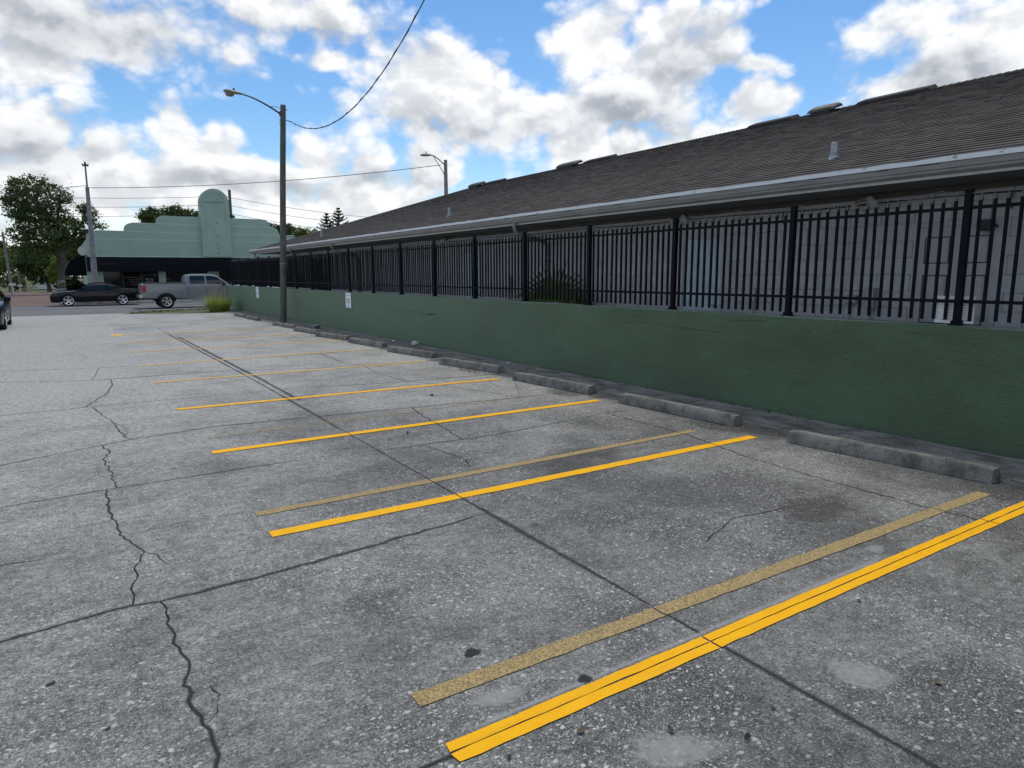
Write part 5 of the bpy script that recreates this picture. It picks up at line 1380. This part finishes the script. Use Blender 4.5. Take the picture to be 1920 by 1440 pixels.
# ------------------------------------------------------------------ vegetation
def leaf_mesh(name, centres, size, seed, aspect=0.6, flat=0.35):
    """one small bent quad pair per leaf, all in one crown mesh"""
    rg_ = np.random.default_rng(seed); n = len(centres)
    nr = rg_.normal(size=(n, 3)); nr[:, 2] += flat; nr /= np.linalg.norm(nr, axis=1)[:, None]
    a = np.cross(nr, rg_.normal(size=(n, 3))); a /= np.linalg.norm(a, axis=1)[:, None]; b = np.cross(nr, a)
    s = size * rg_.uniform(.6, 1.4, (n, 1))
    c = centres
    v = np.stack([c - a*s, c + b*s*aspect*.9 + nr*s*.15, c + a*s, c - b*s*aspect*.9 + nr*s*.15], 1).reshape(-1, 3)
    me = bpy.data.meshes.new(name); me.vertices.add(4*n); me.vertices.foreach_set('co', v.ravel().astype(np.float32))
    me.loops.add(4*n); me.loops.foreach_set('vertex_index', np.arange(4*n, dtype=np.int32))
    me.polygons.add(n); me.polygons.foreach_set('loop_start', np.arange(0, 4*n, 4, dtype=np.int32))
    me.polygons.foreach_set('loop_total', np.full(n, 4, dtype=np.int32)); me.update(); me.validate()
    return me
def crown_points(lobes, nclump, nleaf, clump_r, seed):
    """lobes: (x, y, z, rx, ry, rz); leaves gather in clumps near each lobe's surface"""
    rg_ = np.random.default_rng(seed); out = []
    vol = np.array([l[3]*l[4]*l[5] for l in lobes])**.72; vol /= vol.sum()
    for l, w in zip(lobes, vol):
        k = max(3, int(nclump*w))
        d = rg_.normal(size=(k, 3)); d /= np.linalg.norm(d, axis=1)[:, None]
        rad = rg_.uniform(.25, 1.05, (k, 1))**.55
        cc = np.array(l[:3]) + d*rad*np.array(l[3:])
        cr_ = clump_r*rg_.uniform(.5, 1.3, (k, 1, 1))
        p = cc[:, None, :] + rg_.normal(size=(k, nleaf, 3))*cr_*np.array([.55, .55, .38])
        out.append(p.reshape(-1, 3))
    return np.concatenate(out)
def tree(name, base, lobes, trunk_h, trunk_r, mat, label, seed, nclump=200, nleaf=30, clump_r=.6, leaf=.16, group=None, limbs=True):
    x, y, z = base; rt = empty(name, base); tag(rt, label, 'tree', group)
    L_ = [(a - x, b - y, c - z, d, e, f) for a, b, c, d, e, f in lobes]
    rs_ = random.Random(seed); m_ = MB()
    top_ = Vector((rs_.uniform(-.2, .2), rs_.uniform(-.2, .2), trunk_h))
    m_.tube([(0, 0, -.3), (.05*trunk_r, 0, .25*trunk_h), tuple(top_*.6 + Vector((0, 0, .1*trunk_h))), tuple(top_)], [trunk_r*1.35, trunk_r, trunk_r*.9, trunk_r*.75], 10)
    for l in L_:
        e = Vector(l[:3]); mid = top_.lerp(e, .5) + Vector((rs_.uniform(-.3, .3), rs_.uniform(-.3, .3), .2))
        m_.tube([tuple(top_ - Vector((0, 0, .15*trunk_h))), tuple(mid), tuple(e)], [trunk_r*.5, trunk_r*.3, trunk_r*.1], 6)
        for k in range(3):
            f = e + Vector((rs_.uniform(-1, 1)*l[3], rs_.uniform(-1, 1)*l[4], rs_.uniform(-.2, 1)*l[5]))*.8
            m_.tube([tuple(mid.lerp(e, .6)), tuple(f)], [trunk_r*.16, trunk_r*.04], 5)
    m_.build('trunk', M['bark'], rt, 60)
    obj('crown', leaf_mesh('crown', crown_points(L_, nclump, nleaf, clump_r, seed), leaf, seed), M[mat], rt)
    return rt
def lob(lst, y, dy=.8, jit=0.0, seed=0):
    rs_ = random.Random(seed)
    return [(a, y + rs_.uniform(-jit, jit), b, c, max(c, d)*dy, d) for a, b, c, d in lst]
OAK = [(-1.50,10.25,2.01,1.34),(-3.04,8.62,1.22,1.64),(0.77,9.70,0.92,1.05),(-1.65,7.65,1.88,1.56),(-0.16,7.98,1.37,1.47),(1.06,6.44,1.87,1.49),(3.07,8.01,0.86,1.35),(-2.79,5.80,1.23,1.14),(-0.63,5.33,2.20,1.16),(-1.99,4.14,1.43,0.95),(2.13,5.39,1.62,1.30),(4.06,6.86,0.44,0.33),(3.34,5.69,0.67,0.55)]
tree('oak_tree', (.48, 85, -.1), lob(OAK, 85, .8, 1.2, 1), 4.6, .52, 'leaf_oak', 'big spreading oak tree left of the green shop', 31, 620, 34, .52, .12)
GRP = 'trees in the background'
tree('dark_tree', (-1.2, 104, -.2), lob([(-1.82,2.83,2.13,2.00),(-3.32,3.44,1.30,1.54)], 104), 2.2, .25, 'leaf_oak', 'dark shrubby tree under the left half of the oak', 32, 170, 34, .55, .17, GRP)
tree('dark_tree', (1.6, 103, -.2), lob([(1.15,3.15,1.38,1.91),(2.39,4.76,1.00,1.40),(2.9,3.0,1.2,1.6)], 103), 2.2, .25, 'leaf_oak', 'dark tree between oak trunk and green shop', 33, 150, 34, .55, .17, GRP)
tree('bright_tree', (-.3, 96, -.2), lob([(-0.39,2.06,0.62,1.0),(-0.01,3.39,0.55,0.85)], 96), 1.6, .12, 'leaf_bright', 'small bright yellow-green tree left of the oak trunk', 34, 60, 34, .4, .13, GRP)
tree('bright_tree', (-5.4, 110, -.2), lob([(-5.66,1.91,1.45,1.62),(-4.48,0.88,1.02,0.95),(-6.16,3.59,1.10,1.34),(-7.6,2.4,1.6,1.8)], 110), 1.8, .2, 'leaf_bright', 'bright leafy tree at the far left edge of the view', 35, 170, 34, .5, .15, GRP)
tree('far_tree', (-5.6, 150, -.2), lob([(-7.58,6.0,1.82,2.2),(-5.23,5.2,1.75,2.2),(-3.82,4.29,1.97,2.2),(-10.5,5.6,2.4,2.6)], 150), 3.0, .3, 'leaf_mid', 'distant mid green tree beyond the roadside poles', 36, 200, 30, .8, .26, GRP)
tree('far_tree', (-1.0, 155, -.2), lob([(-1.2,4.2,2.6,2.6),(2.4,4.6,2.6,2.6)], 155), 3.0, .3, 'leaf_oak', 'distant dark tree behind the oak trunk', 37, 150, 30, .8, .26, GRP)
tree('round_tree', (9.4, 92, -.2), lob([(9.57,8.59,1.05,.93),(8.89,8.3,0.55,0.6),(9.4,7.2,1.3,1.0)], 92), 6.5, .2, 'leaf_mid', 'rounded green treetop over the left parapet step of the shop', 38, 130, 34, .42, .13, GRP)
tree('round_tree', (12.6, 95, -.2), lob([(12.00,9.0,1.6,0.94),(13.90,9.0,1.6,0.78),(12.75,9.68,0.75,0.5),(12.6,7.6,2.2,1.2)], 95), 7.0, .25, 'leaf_mid', 'broad green treetop just left of the shop pylon', 39, 200, 34, .42, .13, GRP)
tree('round_tree', (20.33, 100, -.2), lob([(20.1,8.9,0.6,0.8),(20.2,7.6,1.0,1.0)], 100), 6.6, .15, 'leaf_mid', 'small treetop right beside the shop pylon', 40, 60, 30, .35, .13, GRP)
tree('round_tree', (24.6, 92, -.2), lob([(23.71,7.83,0.9,0.42),(25.40,7.75,0.8,0.5),(24.6,6.8,1.6,1.0)], 92), 5.8, .15, 'leaf_oak', 'low dark treetop behind the right end of shop parapet', 41, 110, 30, .35, .12, GRP)
tree('bright_tree', (28.0, 95, -.2), lob([(27.34,7.5,1.25,0.72),(29.07,7.4,1.0,0.6),(28.1,6.5,1.8,1.0)], 95), 5.5, .15, 'leaf_bright', 'bright green treetop between utility pole and shingle roof', 42, 130, 30, .35, .12, GRP)
tree('hedge_bush', (.75, 60.4, -.05), lob([(0.95,.95,0.55,0.55),(0.30,.8,0.45,0.55),(1.3,.7,.35,.6)], 60.4), .5, .06, 'leaf_oak', 'low dark bush at the left flank of the green shop', 43, 60, 30, .25, .07)
# norfolk pines: tiers of upswept flat branches
def pine(x, y, ztop, seed, label):
    rt = empty('norfolk_pine', (x, y, -.2)); tag(rt, label, 'tree', 'norfolk pines behind the shingle roof'); rs_ = random.Random(seed)
    MB().tube([(0,0,0),(.05,0,ztop*.6),(0,0,ztop+.2)], [.16,.10,.015], 8).build('trunk', M['bark'], rt)
    br = MB(); z = ztop; L_ = .18; pts_ = []
    while z > ztop - 6.5:
        ph = rs_.uniform(0, 6)
        for k in range(6):
            q = ph + 2*math.pi*k/6 + rs_.uniform(-.2, .2); ln = L_*rs_.uniform(.85, 1.15); d = Vector((math.cos(q), math.sin(q), 0)); s = Vector((-d.y, d.x, 0))
            P = [d*ln*t_ + Vector((0, 0, z + .35*ln*t_*t_ + .05*ln*t_)) for t_ in np.linspace(0, 1, 6)]
            br.tube(P, [.022, .02, .018, .015, .012, .006], 4)
            for i in range(int(26 + 60*ln)):
                t_ = rs_.random(); p = P[int(t_*4.99)].lerp(P[int(t_*4.99)+1], (t_*4.99) % 1)
                pts_.append(tuple(p + s*rs_.gauss(0, .16*ln*(1.2-t_)) + Vector((0, 0, abs(rs_.gauss(0, .05)) + .02))))
        z -= .30 if z > ztop - 1 else .40; L_ = min(1.3, L_ + .16)
    br.build('branches', M['bark'], rt)
    obj('crown', leaf_mesh('crown', np.array(pts_), .075, seed, .45), M['leaf_pine'], rt)
pine(23.25, 70, 7.9, 1, 'left and shorter of two norfolk pines behind the roof'); pine(24.5, 70, 8.5, 2, 'right and taller of two norfolk pines behind the roof')

# fan palm between fence and building
fp = empty('fan_palm', (8.0, 10.8, FLOOR)); tag(fp, 'young fan palm growing behind the iron fence', 'plant')
def fan(hub, ax, nrm, rad, span, n, seed, fuse=.45):
    """hub point, pointing axis, face normal; blades fold along their ribs"""
    rs_ = random.Random(seed); ax = Vector(ax).normalized(); nrm = Vector(nrm).normalized(); sd_ = nrm.cross(ax).normalized(); m_ = MB()
    for k in range(n):
        q = (k/(n-1) - .5)*span; dq = span/(n-1)*.5
        D = lambda t_: ax*math.cos(t_) + sd_*math.sin(t_)
        ln = rad*rs_.uniform(.88, 1.05)*(1 - .12*abs(q)/span); tip = hub + D(q)*ln - Vector((0, 0, .10*rad*rs_.random()))
        f1, f2 = hub + D(q - dq)*ln*fuse - nrm*.012, hub + D(q + dq)*ln*fuse - nrm*.012
        c1 = hub + D(q)*ln*fuse + nrm*.012
        h1, h2 = hub + D(q - dq*.45)*ln*.75 - nrm*.008, hub + D(q + dq*.45)*ln*.75 - nrm*.008
        c2 = hub + D(q)*ln*.76 + nrm*.008
        m_.add([hub, f1, c1, f2, h1, c2, h2, tip], [(0,1,2),(0,2,3),(1,4,5,2),(2,5,6,3),(4,7,5),(5,7,6)])
    return m_
fans = [((8.0,10.78,1.22),(-.05,.05,1),(-.6,-.78,.15),.82,3.5,24,1,.5), ((8.0,10.95,1.05),(-.45,.75,.5),(-.6,-.5,.6),.55,2.4,18,2,.35), ((7.95,10.4,1.02),(.35,-.75,.55),(-.7,-.5,.5),.60,2.6,20,3,.35),
        ((7.9,11.9,1.05),(-.5,.7,.25),(-.5,-.4,.8),.45,2.4,16,4,.35), ((7.9,10.3,1.05),(-.1,-.6,.35),(-.6,-.3,.8),.48,2.8,18,5,.4), ((8.0,10.0,1.08),(.25,-.35,1),(-.8,-.6,.1),.55,1.5,13,6,.3), ((7.95,11.35,1.1),(-.3,.45,.8),(-.7,-.6,.2),.40,1.8,13,7,.35)]
base_ = Vector((8.0, 10.8, FLOOR))
for hub, ax, nrm, rad, span, n, sd2, fu in fans:
    h = Vector(hub) - base_
    fr = fan(h, ax, nrm, rad, span, n, sd2, fu).build('frond', M['leaf_palm'], fp)
    MB().tube([(0, 0, 0), tuple(h*.6 + Vector((0, 0, .1))), tuple(h)], [.022, .014, .01], 6).build('stalk', M['leaf_palm'], fr)

# ornamental grass at the end of the wall
def blades(n, rad, h, seed, w, arch=.5):
    rs_ = random.Random(seed); m_ = MB()
    for k in range(n):
        q = rs_.uniform(0, 6.283); r_ = rad*math.sqrt(rs_.random())*.35; L_ = h*rs_.uniform(.6, 1.1); lean = rs_.uniform(.1, 1)*arch
        d = Vector((math.cos(q), math.sin(q), 0)); s = Vector((-d.y, d.x, 0)); p = d*r_
        P = [p + d*lean*L_*t_*t_ + Vector((0, 0, L_*(t_ - .35*lean*t_*t_))) for t_ in (0, .4, .75, 1)]
        W = [w, w*.85, w*.5, 0]
        m_.add([P[0]-s*W[0], P[0]+s*W[0], P[1]+s*W[1], P[1]-s*W[1], P[2]+s*W[2], P[2]-s*W[2], P[3]], [(0,1,2,3),(3,2,4,5),(5,4,6)])
    return m_
for i, (x, y, rad, h, n, lab) in enumerate(((6.2, 35.7, .8, 1.0, 330, 'clump of tall yellow-green ornamental grass at the wall end'), (6.72, 36.1, .5, .8, 150, 'smaller green grass tuft between the big clump and the wall'))):
    rt = empty('grass_clump', (x, y, 0)); tag(rt, lab, 'plant', 'grass clumps at the wall end')
    blades(int(n*1.3), rad*1.1, h*1.1, i, .009, 1.35).build('blades', M['leaf_grass'], rt)
    m_ = MB(); rs_ = random.Random(i + 50)
    for k in range(16 if i == 0 else 5):
        q = rs_.uniform(0, 6.283); ln = rs_.uniform(.15, .55)*rad; hh = h*rs_.uniform(.95, 1.25); d = Vector((math.cos(q), math.sin(q), 0))
        m_.tube([(0, 0, .2), tuple(d*ln*.5 + Vector((0, 0, hh*.7))), tuple(d*ln + Vector((0, 0, hh))), tuple(d*(ln+.05) + Vector((0, 0, hh + .14)))], [.003, .003, .014, .002], 5)
    m_.build('plumes', M['plume'], rt)
m_ = MB(); rs_ = random.Random(77)
for k in range(220):
    t_ = rs_.random(); x = 2.6 + 4.4*t_; y = 36.4 + 2.0*t_ + rs_.uniform(-.5, .7); a = rs_.uniform(0, 6.28); h = rs_.uniform(.03, .13)
    for q in range(4):
        d = Vector((math.cos(a + q*1.6), math.sin(a + q*1.6), 0)); m_.add([Vector((x, y, .0)) - d*.015, Vector((x, y, .0)) + Vector((-d.y, d.x, 0))*.02, Vector((x, y, h)) + d*h*.7], [(0,1,2)])
for k in range(160):
    x, y = 7.30 - abs(rs_.gauss(0, .03)), rs_.choice((rs_.uniform(4, 9), rs_.uniform(22, 37), rs_.uniform(26, 37))); a = rs_.uniform(0, 6.28); h = rs_.uniform(.01, .05)
    for q in range(3):
        d = Vector((math.cos(a + q*2), math.sin(a + q*2), 0)); m_.add([Vector((x, y, .03)) - d*.006, Vector((x, y, .03)) + Vector((-d.y, d.x, 0))*.008, Vector((x, y, .03 + h)) + d*h*.6], [(0,1,2)])
tag(m_.build('weeds', M['leaf_mid']), 'scattered weeds on the verge and wall foot', 'weeds', None, 'stuff')

# ------------------------------------------------------------------ litter
def leaf(x, y, s, rot, mat, label, curl=.5):
    rs_ = random.Random(int(x*1000)); vs = []
    for i, t_ in enumerate(np.linspace(-1, 1, 7)):
        w = .55*math.sqrt(max(0, 1 - t_*t_)) + .02; z = curl*s*(t_*t_)*.5 + .004
        vs += [(t_*s, -w*s, z + curl*s*.35*w), (t_*s, 0, z), (t_*s, w*s*rs_.uniform(.7, 1), z + curl*s*.5*w)]
    o = MB().add(vs, [(i*3+j, (i+1)*3+j, (i+1)*3+j+1, i*3+j+1) for i in range(6) for j in range(2)]).build('fallen_leaf', M[mat])
    o.location = (x, y, 0.001); o.rotation_euler = (0, 0, rot); return tag(o, label, 'leaf', 'fallen leaves on the lot')
leaf(1.53, 1.87, .022, .4, 'dryleaf', 'olive fallen leaf just below the nearest yellow line', .6)
leaf(1.82, 1.68, .018, 1.4, 'dryleaf', 'upright brown fallen leaf near the bottom of the picture', 1.6)
leaf(2.03, 1.49, .020, .2, 'darkleaf', 'curled dark fallen leaf left of the long joint', 1.2)
leaf(3.01, 1.27, .020, 1.0, 'dryleaf', 'tan fallen leaf right of the pale oval patch', .6)
leaf(2.27, 1.55, .013, 2.0, 'darkleaf', 'tiny dark fallen leaf between curled leaf and long joint', .6)
leaf(-.19, 3.38, .020, .3, 'darkleaf', 'flat dark fallen leaf left of the jagged crack', .2)
leaf(.0, 2.9, .012, .3, 'darkleaf', 'small dark speck of leaf near the left jagged crack', .3)
leaf(3.45, 1.88, .014, .9, 'darkleaf', 'small dark fallen leaf below the yellow line at right', .5)
leaf(1.22, 1.90, .014, .9, 'darkleaf', 'small dark fallen leaf beside the end of nearest line', .5)
leaf(3.1, 6.9, .030, .9, 'darkleaf', 'dark fallen leaf left of the third stall line', .5)
leaf(4.4, 8.9, .05, .9, 'darkleaf', 'dark crumpled leaf lying in the fourth stall', .6)
m_ = MB(); rs_ = random.Random(8)
for k in range(40):
    x, y, a, q = 6.10 + rs_.gauss(0, .045), 10.85 + rs_.gauss(0, .28), rs_.uniform(0, 6.28), rs_.uniform(.015, .032)
    d = Vector((math.cos(a), math.sin(a), 0)); e = Vector((-d.y, d.x, 0)); p = Vector((x, y, .006 + rs_.random()*.012))
    m_.add([p - d*q, p + e*q*.5 + Vector((0, 0, q*.3)), p + d*q, p - e*q*.5 + Vector((0, 0, q*.2))], [(0,1,2,3)])
tag(m_.build('leaf_litter', M['redleaf']), 'drift of reddish dry leaves before the fourth wheel stop', 'leaves', None, 'stuff')
def crumple(name, x, y, z, r_, seed, label, mat='paper'):
    bm = bmesh.new(); bmesh.ops.create_icosphere(bm, subdivisions=2, radius=r_); rs_ = random.Random(seed)
    for v in bm.verts: v.co *= rs_.uniform(.6, 1.15); v.co.z *= .55
    me = bpy.data.meshes.new(name); bm.to_mesh(me); bm.free(); o = obj(name, me, M[mat]); o.location = (x, y, z + r_*.45); return tag(o, label, 'litter', 'litter along the wall')
crumple('crumpled_paper', 7.18, 15.4, .035, .10, 1, 'crumpled white paper lying at the foot of the green wall')
crumple('crumpled_paper', 7.05, 16.4, .035, .05, 2, 'small white scrap left of the crumpled paper by wall')
crumple('crumpled_paper', 7.15, 11.1, .035, .035, 3, 'tiny white scrap at the wall foot above the fourth wheel stop')
crumple('stone', 6.9, 22.3, .03, .14, 4, 'pale broken stone at the wall foot right of the utility pole', 'wall_cap')
# two white letterboxes and a white house far left
for x, y, s, lab in ((-3.95, 84, 1.0, 'larger and nearer of two white letterboxes at the far left'), (-3.75, 94, .8, 'smaller and farther of two white letterboxes at far left')):
    rt = empty('letterbox', (x, y, -.2)); tag(rt, lab, 'letterbox', 'letterboxes by the side street')
    MB().box(-.05*s, .05*s, -.05*s, .05*s, 0, 1.0*s).build('post', M['white_house'], rt)
    MB().prism([(-.30*s, 1.0*s), (.30*s, 1.0*s), (.30*s, 1.15*s), (.22*s, 1.24*s), (-.22*s, 1.24*s), (-.30*s, 1.15*s)], 'y', -.15, .15).build('box', M['white_house'], rt)
wh = empty('white_house', (-1.2, 122, -.2)); tag(wh, 'low white house glimpsed under the oak tree', 'building')
MB().box(-1.6, 1.9, 0, 8, 0, 2.0).build('wall', M['white_house'], wh)
MB().prism([(-1.9, 1.98), (2.2, 1.98), (.15, 3.0)], 'y', -.2, 8.2).build('roof', M['roof_flat'], wh)
for a in (-1.1, .1, 1.1): MB().box(a, a + .45, -.03, .02, .7, 1.6).build('window', M['glass'], wh)
